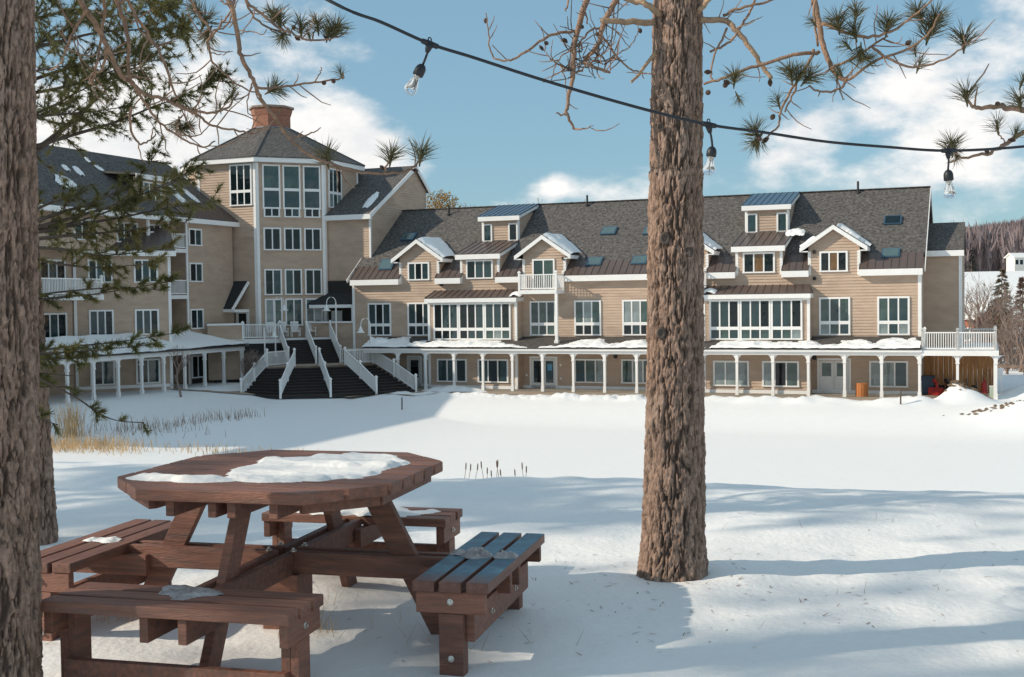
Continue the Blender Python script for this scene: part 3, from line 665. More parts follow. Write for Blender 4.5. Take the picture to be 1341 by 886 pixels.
# balconies on the door dormers
for c, pl in ((-23.95, 0), (-14.35, 0)):
    x0, x1 = c - 1.22, c + 1.38
    mb = MB(); mb.box(x0 - .05, x1 + .05, -1.6, -.02, 6.5, 6.76); mb.build('balcony_floor', M_white, WR)
    mb = MB(); railing(mb, (x0, -1.5, 6.76), (x1, -1.5, 6.76)); railing(mb, (x0, -1.5, 6.76), (x0, -.1, 6.76), posts=(False, False)); railing(mb, (x1, -1.5, 6.76), (x1, -.1, 6.76), posts=(False, True))
    mb.build('balcony_railing', M_white, WR)
    mb = MB(); mb.box(x1 - .09, x1 + .09, -1.59, -1.41, 3.2, 6.5); mb.box(x1 - .14, x1 + .14, -1.64, -1.36, 3.2, 3.45); mb.box(x0 - .09, x0 + .09, -1.59, -1.41, 3.2, 6.5) if pl else None
    mb.build('balcony_post', M_white, WR)
# skylights and vents on the slope
def on_roof(px, py): return RW.meet(px, py, EY, SL, EZ)
ang = math.atan(SL)
for (x0, y0, x1, y1, k) in ((528, 307, 537, 315.6, 'n'), (498, 345, 511, 354, 'o'), (788, 298, 803, 308, 'n'), (768, 337, 785, 348.6, 'n'), (829, 336, 843, 347, 'n'), (845, 297, 858, 308, 'n'), (1158, 283.5, 1179, 294.5, 'd'), (1155, 327, 1177, 338, 'n')):
    a_, b_ = on_roof((x0 + x1) / 2, y1), on_roof((x0 + x1) / 2, y0); w2 = 1.06 / 2; ln = .95
    mb = MB(); mb.box(-w2, w2, 0, ln, 0, .1); o = mb.build('skylight', M_skytint, WR, loc=(a_[0], a_[1], a_[2] + .02)); o.rotation_euler = (ang + (.30 if k == 'o' else 0), 0, 0)
    MB().box(-w2 + .08, w2 - .08, .08, ln - .08, .1, .115).build('pane', G_dark if k == 'd' else G_sky, o)
for px, py in ((588, 281), (769, 269), (1123.6, 252)):
    a_ = on_roof(px, py); MB().lathe([(.16, -.1), (.16, .06), (.075, .07), (.075, .75)], 8).build('vent_pipe', M_black, WR, loc=a_)
# small wall lamps between the dormers, gutter pipe
for u, z in ((-31.6, 8.72), (-6.2, 8.72), (-22.55, 8.75), (-31.55, 7.15), (-6.2, 7.1)): MB().box(-.09, .09, -.16, 0, 0, .2).build('wall_lamp', M_dark, WR, loc=(u, -.02, z))
for u, z in ((-25.3, .95), (-22.85, 1.65), (-22.85, .75)): MB().box(-.06, .06, -.05, 0, 0, .14).build('outlet_box', M_white, WR, loc=(u, -.03, z))
for u in (-19.0, -6.2): MB().box(-.09, .09, -.20, 0, 0, .26).build('porch_lamp', M_black, WR, loc=(u, -.02, 2.2))
# the set-back block and deck at the right end
mb = MB(); mb.siding([(0.02, 2.9), (2.2, 2.9), (2.2, 8.8), (0.02, 8.8)], (0, 3, 0), X1, (0, -1, 0)); mb.siding([(3, 2.9), (11, 2.9), (11, 8.8), (7, 11), (3, 8.8)], (2.2, 0, 0), (0, 1, 0), (1, 0, 0)); mb.build('end_block_wall', M_siding, WR)
mb = MB(); slab(mb, [(.02, 2.6, 8.86), (2.35, 2.6, 8.86), (2.35, 6.2, 10.7), (.02, 6.2, 10.7)]); slab(mb, [(.02, 9.8, 8.86), (2.35, 9.8, 8.86), (2.35, 6.2, 10.7), (.02, 6.2, 10.7)]); mb.build('end_block_roof', M_shingle, WR)
mb = MB(); mb.box(.06, 2.36, 2.55, 2.62, 8.45, 8.80); mb.box(2.05, 2.24, 2.94, 3.02, 2.9, 8.45); mb.box(2.0, 2.36, 2.62, 3.0, 8.45, 8.5); mb.build('end_block_trim', M_white, WR)
mb = MB(); mb.box(.18, 4.3, -2.7, 9, 2.6, 2.90); mb.build('deck', M_white, WR)
mb = MB()
for q0, q1 in (((.22, -2.5), (2.11, -2.5)), ((2.11, -2.5), (4.12, -2.5)), ((4.12, -2.5), (4.12, 1.2)), ((4.12, 1.2), (4.12, 4.6)), ((2.3, 4.6), (4.12, 4.6)), ((.22, -2.5), (.22, -.1))): railing(mb, q0 + (2.9,), q1 + (2.9,), 1.02)
mb.build('deck_railing', M_white, WR)
# cedar boards at the back of the carport, one by one
k = 0; x = .06
while x < 4.0:
    w_ = .27 + .06 * math.sin(k * 2.3); MB().box(x, min(x + w_, 4.1), 2.2 - .012 * (k % 3), 2.3, .05, 2.6).build('cedar_board', M_wood_or, WR); x += w_ + .008; k += 1
mb = MB(); mb.box(.05, 4.2, -2.5, 2.3, -.2, .10); mb.build('carport_floor', mat('concrete', (.13, .12, .11), .9, .2, 2), WR)
mb = MB()                                                  # white lattice panel at the right
for i in range(-14, 30):
    for s_ in (-1, 1):
        z0_ = .15 + i * .17; p0 = [(1.4, z0_), (2.2, z0_ + s_ * .8)]
        if min(z0_, z0_ + s_ * .8) > .05 and max(z0_, z0_ + s_ * .8) < 2.65: mb.beam((4.1 + .012 * s_, p0[0][0], p0[0][1]), (4.1 + .012 * s_, p0[1][0], p0[1][1]), .045, .012, (1, 0, 0))
for y in (1.35, 2.22): mb.box(4.06, 4.14, y - .04, y + .04, .1, 2.6)
mb.build('lattice_panel', M_white, WR)
MB().box(4.02, 4.2, -2.35, -1.2, .1, 2.6).build('end_panel', M_white, WR)

# ------------------------------------------------------------------ tower
WT = froot('octagonal_tower', TC, 'tall octagonal clapboard tower with pointed shingle roof and brick chimney', 'building')
AP = 6.06; SIDE = 5.02
def face(k):                                               # frame of side k, x along the side, outward -y
    t = R(45 * k); return Vector((math.sin(t) * AP, -math.cos(t) * AP, 0)), Vector((math.cos(t), math.sin(t), 0)), Vector((math.sin(t), -math.cos(t), 0)), t
for k in range(8):
    o_, ex, nn, t = face(k); mb = MB(); mb.siding([(-SIDE / 2, .1), (SIDE / 2, .1), (SIDE / 2, 16.4), (-SIDE / 2, 16.4)], o_, ex, nn); mb.build('wall', M_siding, WT)
for k in (0, 1, 2, -1, -2):
    o_, ex, nn, t = face(k); q = o_ - ex * (SIDE / 2); mb = MB(); ex2 = face(k - 1)[1]; n2v = face(k - 1)[2]
    mb.prism([q + nn * .05, q + ex * .2 + nn * .05, q + ex * .2 - nn * .02, q - nn * .02], (0, 0, 16.25)); mb.prism([q - ex2 * .2 + n2v * .05, q + n2v * .05, q - n2v * .02, q - ex2 * .2 - n2v * .02], (0, 0, 16.25)); mb.build('corner_trim', M_white, WT)
def octa(ap_, z): r = ap_ / math.cos(math.pi / 8); return [Vector((r * math.cos(R(-112.5 + 45 * k)), r * math.sin(R(-112.5 + 45 * k)), z)) for k in range(8)]
mb = MB(); lo, hi = octa(6.62, 16.68), octa(1.4, 19.55); lo2 = octa(6.62, 16.60)
for k in range(8): mb.quad(lo[k], lo[(k + 1) % 8], hi[(k + 1) % 8], hi[k]); mb.quad(lo2[(k + 1) % 8], lo2[k], lo[k], lo[(k + 1) % 8])
for k in range(8): mb.beam(lo[k] + Vector((0, 0, .02)), hi[k] + Vector((0, 0, .02)), .28, .04)
mb.add(lo2, [tuple(range(8))[::-1]]); mb.build('roof', M_shingle, WT)
mb = MB(); a_, b_ = octa(6.58, 16.28), octa(6.58, 16.66); c_ = octa(6.02, 16.28)
for k in range(8): mb.quad(a_[k], a_[(k + 1) % 8], b_[(k + 1) % 8], b_[k]); mb.quad(a_[(k + 1) % 8], a_[k], c_[k], c_[(k + 1) % 8])
mb.build('fascia', M_white, WT)
chim = MB()
def oct_prof(mb, prof):
    rings = [octa(a_, z) for a_, z in prof]
    for i in range(len(rings) - 1):
        for k in range(8): mb.quad(rings[i][k], rings[i][(k + 1) % 8], rings[i + 1][(k + 1) % 8], rings[i + 1][k])
    mb.add(rings[-1], [tuple(range(8))])
oct_prof(chim, [(1.34, 0), (1.34, 1.25), (1.40, 1.4), (1.46, 1.62), (1.50, 1.82), (1.52, 1.84)]); ch = chim.build('chimney', M_brick, WT, loc=(0, 0, 19.2))
mb = MB(); oct_prof(mb, [(1.58, 1.85), (1.62, 1.87), (1.62, 2.02), (1.50, 2.05), (1.3, 2.06)]); mb.build('chimney_cap', mat('cap_mortar', (.26, .19, .15), .9, .2, 3), ch)
mb = MB(); oct_prof(mb, [(1.42, 0.1), (1.38, .42), (1.36, .43)]); mb.build('flashing', mat('lead_flashing', (.17, .2, .24), .5, .2, 2), ch)
def tw(k, x, z0, w, h, n, rows, kinds, split=.68):
    o_, ex, nn, t = face(k); q = o_ + ex * x + nn * .02; o = window(WT, q.x, q.y, z0, w, h, n, rows, kinds, split, rotz=t); return o
for i, x in enumerate((-1.40, .08, 1.57)):
    tw(0, x, 12.95, 1.30, 3.2, 1, 2, 'tg' if i < 2 else 'tt', .56); tw(0, x, 12.35, 1.18, .72, 2, 1, 'dt' if i == 1 else 'd')
    tw(0, x, 9.95, 1.28, 1.65, 2, 1, 'd'); tw(0, x, 6.7, 1.28, 1.9, 2, 1, ('dt', 'td', 'dd')[i]); tw(0, x, 4.45, 1.28, 2.0, 2, 1, ('pg', 'gt', 'tp')[i])
tw(-1, 1.27, 13.2, 1.9, 3.0, 3, 2, 'd', .66); tw(1, -1.02, 13.15, 1.9, 2.95, 3, 2, 'pgpttd', .62)
# snow streaks kept by the tower roof are built with the other roof snow below

# gabled block between tower and wing, aligned with the wing
GB = Frame((-10.222, 87.0, ZB), -22)
WG = froot('gabled_block', GB, 'tan gabled block with steep dark roof wedged between tower and long wing', 'building')
mb = MB(); mb.siding([(0, .1), (9.3, .1), (9.3, 14.9), (7.15, 16.5), (0, 12.2)], (0, 0, 0), (0, 1, 0), (1, 0, 0)); mb.siding([(-9, .1), (0, .1), (0, 12.2), (-9, 12.2)], (0, 0, 0), X1, (0, -1, 0)); mb.build('wall', M_siding, WG)
mb = MB(); slab(mb, [(-9, -.45, 12.52), (.22, -.45, 12.52), (.22, 7.17, 16.74), (-9, 7.17, 16.74)]); slab(mb, [(-9, 9.6, 14.9), (.22, 9.6, 14.9), (.22, 7.17, 16.74), (-9, 7.17, 16.74)]); mb.build('roof', M_shingle, WG)
mb = MB(); mb.beam((.24, -.47, 12.36), (.24, 7.17, 16.60), .05, .3); mb.beam((.24, 9.6, 14.78), (.24, 7.17, 16.60), .05, .3); mb.box(-9, .26, -.5, -.43, 12.14, 12.5); mb.box(-9, .2, -.43, 0, 12.14, 12.19)
mb.box(-.1, .035, -.05, .1, 3, 12.15); mb.box(-.02, .05, 9.2, 9.34, 6, 14.7); mb.build('trim', M_white, WG)

# lean-to porch between tower and wing (aligned with the wing)
LT = froot('lean_to_porch', RW, 'shade darkened lean-to porch in the shaded corner right of the tower', 'porch')
mb = MB(); slab(mb, [(-42.4, .2, 6.0), (-38.75, .2, 6.0), (-38.75, 3.6, 7.95), (-42.4, 3.6, 7.95)]); mb.build('roof', M_shaderoof, LT)
mb = MB(); mb.box(-42.4, -38.72, .14, .24, 5.72, 5.95); mb.box(-38.9, -38.74, .2, .36, 3.4, 5.72); mb.box(-42.4, -38.7, .02, .30, 4.62, 4.74); mb.build('trim', M_white, LT)
mb = MB(); mb.siding([(-42.4, .1), (-38.75, .1), (-38.75, 4.62), (-42.4, 4.62)], (0, .18, 0), X1, (0, -1, 0)); mb.build('knee_wall', M_siding, LT)
mb = MB(); mb.siding([(-43.2, 3.6), (-38.75, 3.6), (-38.75, 7.7), (-43.2, 7.7)], (0, 1.7, 0), X1, (0, -1, 0)); mb.build('back_wall', M_dark, LT)  # near black colour stands in for shade deep in the porch
MB().box(-41.4, -40.5, 1.62, 1.7, 3.7, 5.5).build('door', M_door, LT)

# ------------------------------------------------------------------ left wing
WL = froot('lodge_wing', LW, 'shaded lodge wing with balconies and snowy porch left of the tower', 'building')
def lsid(poly, o_, ex, nn, name='wall'): mb = MB(); mb.siding(poly, o_, ex, nn); return mb.build(name, M_siding, WL)
lsid([(-5.0, .1), (.3, .1), (.3, 12.0), (-5.0, 12.0)], (0, 0, 0), X1, (0, -1, 0))
lsid([(0, .1), (2.5, .1), (2.5, 12.0), (0, 12.0)], (-5.0, 0, 0), (0, 1, 0), (-1, 0, 0))
lsid([(-40, .1), (-5, .1), (-5, 12.0), (-40, 12.0)], (0, 2.5, 0), X1, (0, -1, 0))
for x in (.3, -40): lsid([(0 if x > 0 else 2.5, .1), (12, .1), (12, 12), (6, 16.2), (0 if x > 0 else 2.5, 12)], (x, 0, 0), (0, 1, 0), (1 if x > 0 else -1, 0, 0))
lsid([(-40, .1), (.3, .1), (.3, 12), (-40, 12)], (0, 12, 0), X1, (0, 1, 0))
mb = MB(); slab(mb, [(-40.3, -.45, 12.02), (.75, -.45, 12.02), (.75, 6, 16.65), (-40.3, 6, 16.65)]); slab(mb, [(-40.3, 12.45, 12.02), (.75, 12.45, 12.02), (.75, 6, 16.65), (-40.3, 6, 16.65)]); mb.build('roof', M_shingle, WL)
mb = MB(); sl_ = 4.63 / 6.45; seam_roof(mb, (-5.6, -.47, 12.07), (.77, -.47, 12.07), (.77, 1.1, 12.07 + sl_ * 1.57 + .02), (-5.6, 1.1, 12.07 + sl_ * 1.57 + .02), .47); mb.build('metal_eave_roof', M_metal, WL)
mb = MB(); mb.box(-40.3, .78, -.52, -.45, 11.68, 12.0); mb.box(-40.3, .75, -.45, 0, 11.68, 11.73); mb.beam((.78, -.45, 11.86), (.78, 6, 16.5), .05, .28); mb.box(-5.08, -4.9, -.04, .04, .1, 11.68); mb.build('fascia', M_white, WL)
for z0, h in ((10.15, 1.2), (7.65, 1.35), (4.4, 1.4), (1.0, 1.6)): window(WL, -4.1, -.02, z0, 1.45, h, 2, 1, 'dt')
# the 45-degree bay: a wedge standing out of the wall
ca = math.cos(R(45)); a0 = LW.loc(LA.w(-2.85, 0, 0)); a1 = LW.loc(LA.w(3.0, 0, 0))
exA = Vector((ca, -ca, 0)); nA = Vector((-ca, -ca, 0)); oA = Vector((LW.loc(LA.o)[0], LW.loc(LA.o)[1], 0))
lsid([(-2.85, .1), (3.0, .1), (3.0, 9.45), (-2.85, 9.45)], oA, exA, nA, 'bay_wall'); lsid([(0, .1), (2.5 - a1[1], .1), (2.5 - a1[1], 9.45), (0, 9.45)], (a1[0], a1[1], 0), (0, 1, 0), (1, 0, 0), 'bay_wall')
def WA(x, y, z): q = oA + exA * x - nA * y; return (q.x, q.y, z)
mb = MB(); seam_roof(mb, WA(-3.0, -.45, 9.6), WA(3.3, -.45, 9.6), WA(3.3, 2.2, 11.2), WA(-1.4, 2.2, 11.2), .47); mb.build('bay_roof', M_metal, WL)
mb = MB(); mb.prism([WA(-3.0, -.5, 9.24), WA(3.35, -.5, 9.24), WA(3.35, -.44, 9.24), WA(-3.0, -.44, 9.24)], (0, 0, .34))
mb.prism([WA(2.86, -.05, .1), WA(3.05, -.05, .1), WA(3.05, .1, .1), WA(2.86, .1, .1)], (0, 0, 9.1)); mb.prism([WA(-2.9, -.05, .1), WA(-2.72, -.05, .1), WA(-2.72, .1, .1), WA(-2.9, .1, .1)], (0, 0, 9.1)); mb.prism([WA(-2.85, -.05, .8), WA(3.0, -.05, .8), WA(3.0, .0, .8), WA(-2.85, .0, .8)], (0, 0, .2)); mb.build('bay_trim', M_white, WL)
for x in (-1.28, 1.5):
    for z0, h, k in ((7.55, 1.5, 'dtd'), (4.2, 1.65, 'ttd'), (1.05, 1.6, 'dtt')):
        q = WA(x, -.02, z0); window(WL, q[0], q[1], q[2], 1.5, h, 3 if z0 > 1.1 else 2, 1, k, rotz=R(-45))
for px0, px1, y0, y1 in ((152, 180, 283.5, 314), (99, 123, 283, 306), (196, 214, 292, 314)):
    l = LW.meet((px0 + px1) / 2, y1, .8); window(WL, l[0], .78, 10.15, 2.0, 1.35, 3, 1, 'tdt')
lsid([(-24, 9.6), (-5, 9.6), (-5, 11.9), (-24, 11.9)], (0, .8, 0), X1, (0, -1, 0), 'upper_wall')
# a roof dormer and skylights on the left wing
l = LW.meet(196, 262, 1.2)
mb = MB(); mb.siding([(l[0] - 1.6, 12.6), (l[0] + 1.6, 12.6), (l[0] + 1.6, 14.6), (l[0] - 1.6, 14.6)], (0, 1.2, 0), X1, (0, -1, 0)); mb.siding([(1.2, 12.6), (1.3, 12.6), (4.4, 15.0), (4.4, 15.3), (1.2, 14.6)], (l[0] + 1.6, 0, 0), (0, 1, 0), (1, 0, 0)); mb.build('dormer_wall', M_siding, WL)
mb = MB(); slab(mb, [(l[0] - 1.75, .85, 14.80), (l[0] + 1.75, .85, 14.80), (l[0] + 1.75, 3.7, 15.05), (l[0] - 1.75, 3.7, 15.05)], .12); mb.build('dormer_roof', M_shingle, WL)
MB().box(l[0] - 1.77, l[0] + 1.77, .8, .87, 14.45, 14.77).build('fascia', M_white, WL); window(WL, l[0] + .2, 1.18, 12.85, 1.9, 1.5, 3, 1, 'td')
# balconies in the notches
for z in (3.4, 6.75, 9.9):
    MB().box(-9.05, -5.02, -.1, 2.5, z - .26, z).build('balcony_floor', M_white, WL)
    if z > 3.5:
        mb = MB(); railing(mb, (-8.95, 0, z), (-5.15, 0, z), 1.0, posts=(True, False)); mb.build('balcony_railing', M_white, WL)
MB().box(-9.06, -8.9, -.08, .08, .9, 11.7).build('balcony_post', M_white, WL); MB().box(-7.0, -6.86, -.06, .08, .9, 11.7).build('balcony_post', M_white, WL)
for z in (3.4, 6.75):
    MB().box(-20.5, -13.4, -.1, 2.5, z - .28, z).build('balcony_floor', M_white, WL)
    if z > 5:
        mb = MB(); railing(mb, (-20.4, 0, z), (-13.5, 0, z), 1.0); mb.build('balcony_railing', M_white, WL)
for z0 in (6.8, 3.5): window(WL, -15.0, 2.48, z0 + .1, 2.2, 2.1, 3, 1, 'dtd'); window(WL, -18.6, 2.48, z0 + .1, 2.2, 2.1, 3, 1, 'dtd')
# left porch: columns every 2.12 m, beam, shallow roof ending in a hip
for k in range(10): place('porch_column', column_mesh(2.35), WL, (-2.4 - 2.12 * k, -2.5, .55))
mb = MB(); mb.box(-24, -2.2, -2.62, -2.4, 2.85, 3.14); mb.box(-2.42, -2.2, -2.4, 0, 2.85, 3.14); mb.build('porch_beam', M_white, WL)
mb = MB(); slab(mb, [(-24, -2.85, 3.18), (-2.0, -2.85, 3.18), (-5.4, .0, 4.25), (-24, .0, 4.25)], .06); slab(mb, [(-2.0, -2.85, 3.18), (-2.0, .0, 3.18), (-5.4, .0, 4.25)], .05); mb.build('porch_roof', M_shingle, WL)
MB().box(-24, -2.2, -2.7, 0, .1, .55).build('porch_floor', M_path, WL)
for x in (-7.4, -4.2): MB().box(x - .55, x + .55, -.06, 0, .55, 2.6).build('porch_door', M_dark, WL)

# side entry: lean-to awning on the tower's left side with a small door
LE = froot('side_entry', TC, 'small shade darkened awning over a white door on the left face of the tower', 'porch')
o_, ex, nn, t = face(-1)
def WE(x, y, z): q = o_ + ex * x + nn * y; return Vector((q.x, q.y, z))
fl = Frame((-18.33, 86.04, ZB), -22)
xa = fl.meet(290, 398, 0)[0] + SIDE / 2; xb = fl.meet(325, 398, 0)[0] + SIDE / 2
mb = MB(); slab(mb, [WE(xa - .4, 1.5, 5.75), WE(xb - .35, 1.5, 5.75), WE(xb + .1, .05, 7.75), WE(xa + .55, .05, 7.75)], .12); mb.build('roof', M_shaderoof, LE)
mb = MB(); mb.beam(WE(xa - .45, 1.52, 5.62), WE(xb - .3, 1.52, 5.62), .06, .22); mb.beam(WE(xb - .32, 1.5, 5.68), WE(xb + .13, .08, 7.68), .08, .2); mb.prism([WE(xb - .3, 1.4, 5.5), WE(xb + .1, .04, 5.5), WE(xb + .1, .04, 5.7), WE(xb - .3, 1.4, 5.7)], ex * -.06); mb.build('trim', M_white, LE)
mb = MB(); q0, q1 = xb - 1.0, xb + .1
mb.prism([WE(q0, .03, 3.62), WE(q1, .03, 3.62), WE(q1, .09, 3.62), WE(q0, .09, 3.62)], (0, 0, 2.0)); mb.build('door', M_white, LE)
MB().prism([WE(q0 + .22, .08, 4.5), WE(q1 - .22, .08, 4.5), WE(q1 - .22, .10, 4.5), WE(q0 + .22, .10, 4.5)], (0, 0, .9)).build('pane', G_dark, LE)

# ------------------------------------------------------------------ grand stair
ST = froot('grand_stair', TF, 'wide dark stair fanning out below the tower with white railings', 'stair')
DZ, LZ = 3.62, 1.86
top = [(-5.7, -6.2), (-3.95, -6.7), (-2.3, -7.0), (-.5, -6.9), (1.7, -6.2)]
bot = [(-7.9, -8.6), (-5.9, -11.2), (-2.8, -11.8), (.3, -11.6), (3.15, -11.2)]
NS = 10; mb = MB()
for j in range(NS):                                        # each tread runs across the whole fan
    f0, f1 = j / NS, (j + 1) / NS + .012; z1 = .08 + (LZ - .08) * (j + 1) / (NS + 1)
    A_ = [Vector((*[b_[i] + (t_[i] - b_[i]) * f0 for i in (0, 1)], 0)) for t_, b_ in zip(top, bot)]
    B_ = [Vector((*[b_[i] + (t_[i] - b_[i]) * f1 for i in (0, 1)], 0)) for t_, b_ in zip(top, bot)]
    for i in range(4):
        m2 = MB(); m2.prism([A_[i] + Vector((0, 0, z1 - .05)), A_[i + 1] + Vector((0, 0, z1 - .05)), B_[i + 1] + Vector((0, 0, z1 - .05)), B_[i] + Vector((0, 0, z1 - .05))], (0, 0, .05))
        C_ = [A_[i] + (B_[i] - A_[i]) * .1, A_[i + 1] + (B_[i + 1] - A_[i + 1]) * .1]
        m2.quad(C_[0] + Vector((0, 0, z1 - .22)), C_[1] + Vector((0, 0, z1 - .22)), C_[1] + Vector((0, 0, z1 - .05)), C_[0] + Vector((0, 0, z1 - .05)))
        m2.build('step', M_step, ST)
mb = MB(); P3 = lambda q, z: Vector((q[0], q[1], z))
back = [(-5.9, -4.3), (2.2, -4.3)]
mb.prism([P3(q, LZ - .06) for q in top] + [P3(back[1], LZ - .06), P3(back[0], LZ - .06)], (0, 0, .06)); mb.prism([P3((q[0], q[1] + .05), LZ - .14) for q in top] + [P3((2.2, -4.2), LZ - .14), P3((-5.9, -4.2), LZ - .14)], (0, 0, .08)); mb.build('landing', M_path, ST)
ux0 = [TF.u(px, -1.9, 440) for px in (366.6, 401.5, 432.5)]; ux1 = [TF.u(px, -4.5, 478) for px in (377.8, 414, 446)]
NU = 10
for j in range(NU):
    z1 = LZ + (DZ - LZ) * (j + 1) / (NU + 1); y0 = -4.5 + 2.6 * j / NU; y1 = -4.5 + 2.6 * (j + 1) / NU + .03
    xl = ux1[0] + (ux0[0] - ux1[0]) * j / NU; xr = ux1[2] + (ux0[2] - ux1[2]) * j / NU
    m2 = MB(); m2.box(xl, xr, y0, y1, z1 - .05, z1); m2.box(xl, xr, y0 + .03, y0 + .05, z1 - .2, z1 - .05); m2.build('step', M_step, ST)
mb = MB()
for t_, b_ in zip(top, bot):
    m_ = ((t_[0] + b_[0]) / 2, (t_[1] + b_[1]) / 2); mz = (LZ + .1) / 2
    m2 = MB(); railing(m2, P3(b_, .1), P3(m_, mz + .05), .95); railing(m2, P3(m_, mz + .05), P3(t_, LZ), .95, posts=(False, True)); m2.build('railing', M_white, ST)
for i in range(3):
    m2 = MB(); railing(m2, (ux1[i], -4.5, LZ + .05), (ux0[i], -1.9, DZ), .95); m2.build('railing', M_white, ST)
m2 = MB(); railing(m2, P3(top[0], LZ), (ux1[0], -4.6, LZ), .95, posts=(False, False)); m2.build('railing', M_white, ST)
m2 = MB(); railing(m2, P3(top[4], LZ), (ux1[2], -4.6, LZ), .95, posts=(False, False)); railing(m2, P3(top[3], LZ), P3(top[4], LZ), .95, posts=(False, False)); m2.build('railing', M_white, ST)
mb = MB(); mb.box(ux0[0] - 4.6, ux0[2] + 2.2, -1.9, .02, DZ - .06, DZ); mb.build('deck_floor', M_path, ST)
mb = MB(); mb.box(ux0[0] - 4.6, ux0[2] + 2.2, -1.93, -1.86, DZ - .34, DZ - .02); mb.build('deck_edge', M_white, ST)
x0d = TF.u(318, -1.9, 440); m2 = MB(); railing(m2, (x0d, -1.9, DZ), (ux0[0], -1.9, DZ), 1.0); m2.build('railing', M_white, ST)
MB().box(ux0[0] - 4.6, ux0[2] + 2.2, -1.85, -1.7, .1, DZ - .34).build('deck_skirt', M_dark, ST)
xk0, xk1 = TF.u(272, -1.9, 440), TF.u(319, -1.9, 440)
mb = MB(); mb.siding([(xk0, .8), (xk1, .8), (xk1, 4.6), (xk0, 4.6)], (0, -1.9, 0), X1, (0, -1, 0)); mb.build('side_wall', M_siding, ST)
MB().box(xk0 - .05, xk1 + .05, -2.02, -1.7, 4.6, 4.74).build('wall_cap', M_white, ST)

# rocking chairs on the deck
def rocking_chair():
    r_ = root('rocking_chair', (0, 0, 0), 0, 'white rocking chair on the stair deck', 'chair')
    mb = MB(); mb.box(-.27, .27, -.27, .22, .40, .45); mb.build('seat', M_white, r_)
    mb = MB()
    for i in range(7): mb.beam((-.24 + i * .08, .20, .45), (-.26 + i * .087, .36, 1.1), .055, .02, (0, 1, 0))
    mb.beam((-.3, .36, 1.10), (.3, .36, 1.10), .03, .1); mb.build('backrest', M_white, r_)
    for s_ in (-1, 1):
        mb = MB(); pts = [(s_ * .27, -.5 + k * .125, .02 + .10 * ((k - 4) / 4) ** 2) for k in range(9)]
        for a_, b_ in zip(pts[:-1], pts[1:]): mb.beam(a_, b_, .04, .05)
        mb.build('rocker', M_white, r_)
        for y in (-.26, .22): MB().box(s_ * .29 - .025, s_ * .29 + .025, y - .025, y + .025, .04, .66 if y < 0 else .5).build('leg', M_white, r_)
        MB().box(s_ * .31 - .05, s_ * .31 + .05, -.32, .26, .66, .69).build('armrest', M_white, r_)
    return r_
proto = rocking_chair()
spots = ((354.5, 'white rocking chair farthest left, behind the deck railing'), (371, 'white rocking chair half hidden by the left stair rail'), (387, 'white rocking chair standing clear between the two left stair rails'), (407, 'white rocking chair behind the middle stair rail'))
for i, (px, lb) in enumerate(spots):
    o = proto if i == 0 else copy_tree(proto); x = TF.u(px, -.9, 438); q = TF.w(x, -.85, DZ); o.location = q; o.rotation_euler.z = R(23 + (i * 7 % 11 - 5)); o['label'] = lb; o['group'] = 'rocking chairs on the deck'

# lamp posts
def lamp_post(px, pyb, pyt, Y, side, label):
    b_ = at_depth(px, pyb, Y); t_ = at_depth(px, pyt, Y); h = t_.z - b_.z; z0 = b_.z - .25; h += .25
    r_ = root('lamp_post', (b_.x, b_.y, z0), R(23), label, 'lamp', 'gooseneck lamp posts')
    mb = MB(); mb.lathe([(.09, 0), (.09, .25), (.05, .3), (.045, h - .3)], 8); mb.build('pole', M_lamp, r_)
    mb = MB(); s_ = side; pts = [(0, 0, h - .3)] + [(s_ * (.32 - .32 * math.cos(t)), 0, h - .3 + .38 * math.sin(t)) for t in [math.pi * k / 8 for k in range(1, 9)]] + [(s_ * .66, 0, h - .48)]
    mb.tube(pts, .03, 6); mb.build('gooseneck', M_lamp, r_)
    mb = MB(); mb.lathe([(.04, 0), (.07, -.06), (.12, -.18), (.17, -.32), (.30, -.42), (.28, -.44), (.05, -.4)], 12, (s_ * .66, 0, h - .45)); mb.build('lamp_shade', M_lamp, r_)
    return r_
lamp_post(440.5, 442, 390, 82.5, -1, 'white gooseneck lamp post right of the upper stair flights'); lamp_post(361, 462, 390, 82.5, 1, 'white gooseneck lamp post left of the upper stair flights')
lamp_post(347, 468, 425, 81, 1, 'shorter white gooseneck lamp post left of the lower stair'); lamp_post(485, 446, 418, 80, -1, 'white gooseneck lamp post rising beside the snowy porch roof')

# ------------------------------------------------------------------ things under and beside the porch
def onporch(fr, u, y, z=.13): return fr.w(u, y, z)
u = RW.u(1128.6, -2.0, 508); r_ = root('wooden_barrel', onporch(RW, u, -2.0), R(-22), 'orange wooden slatted barrel on the porch beside the white double door', 'barrel')
for k in range(14):
    t = 2 * math.pi * k / 14; mb = MB(); mb.beam((math.cos(t) * .34, math.sin(t) * .34, 0), (math.cos(t) * .34, math.sin(t) * .34, .78), .145, .03, (math.cos(t), math.sin(t), 0)); mb.build('slat', M_barrel, r_)
MB().lathe([(.355, .60), (.362, .60), (.362, .66), (.355, .66)], 20).build('band', M_barrel, r_); MB().lathe([(.33, .70), (.37, .74), (.36, .79), (.1, .8)], 20).build('rim', M_barrel, r_); MB().lathe([(.30, 0), (.31, .7)], 14).build('liner', M_dark, r_)
u = RW.u(1214, .4, 505); r_ = root('wheeled_bin', onporch(RW, u, .4, .1), R(-22), 'dark blue wheeled bin at the left of the open carport', 'bin')
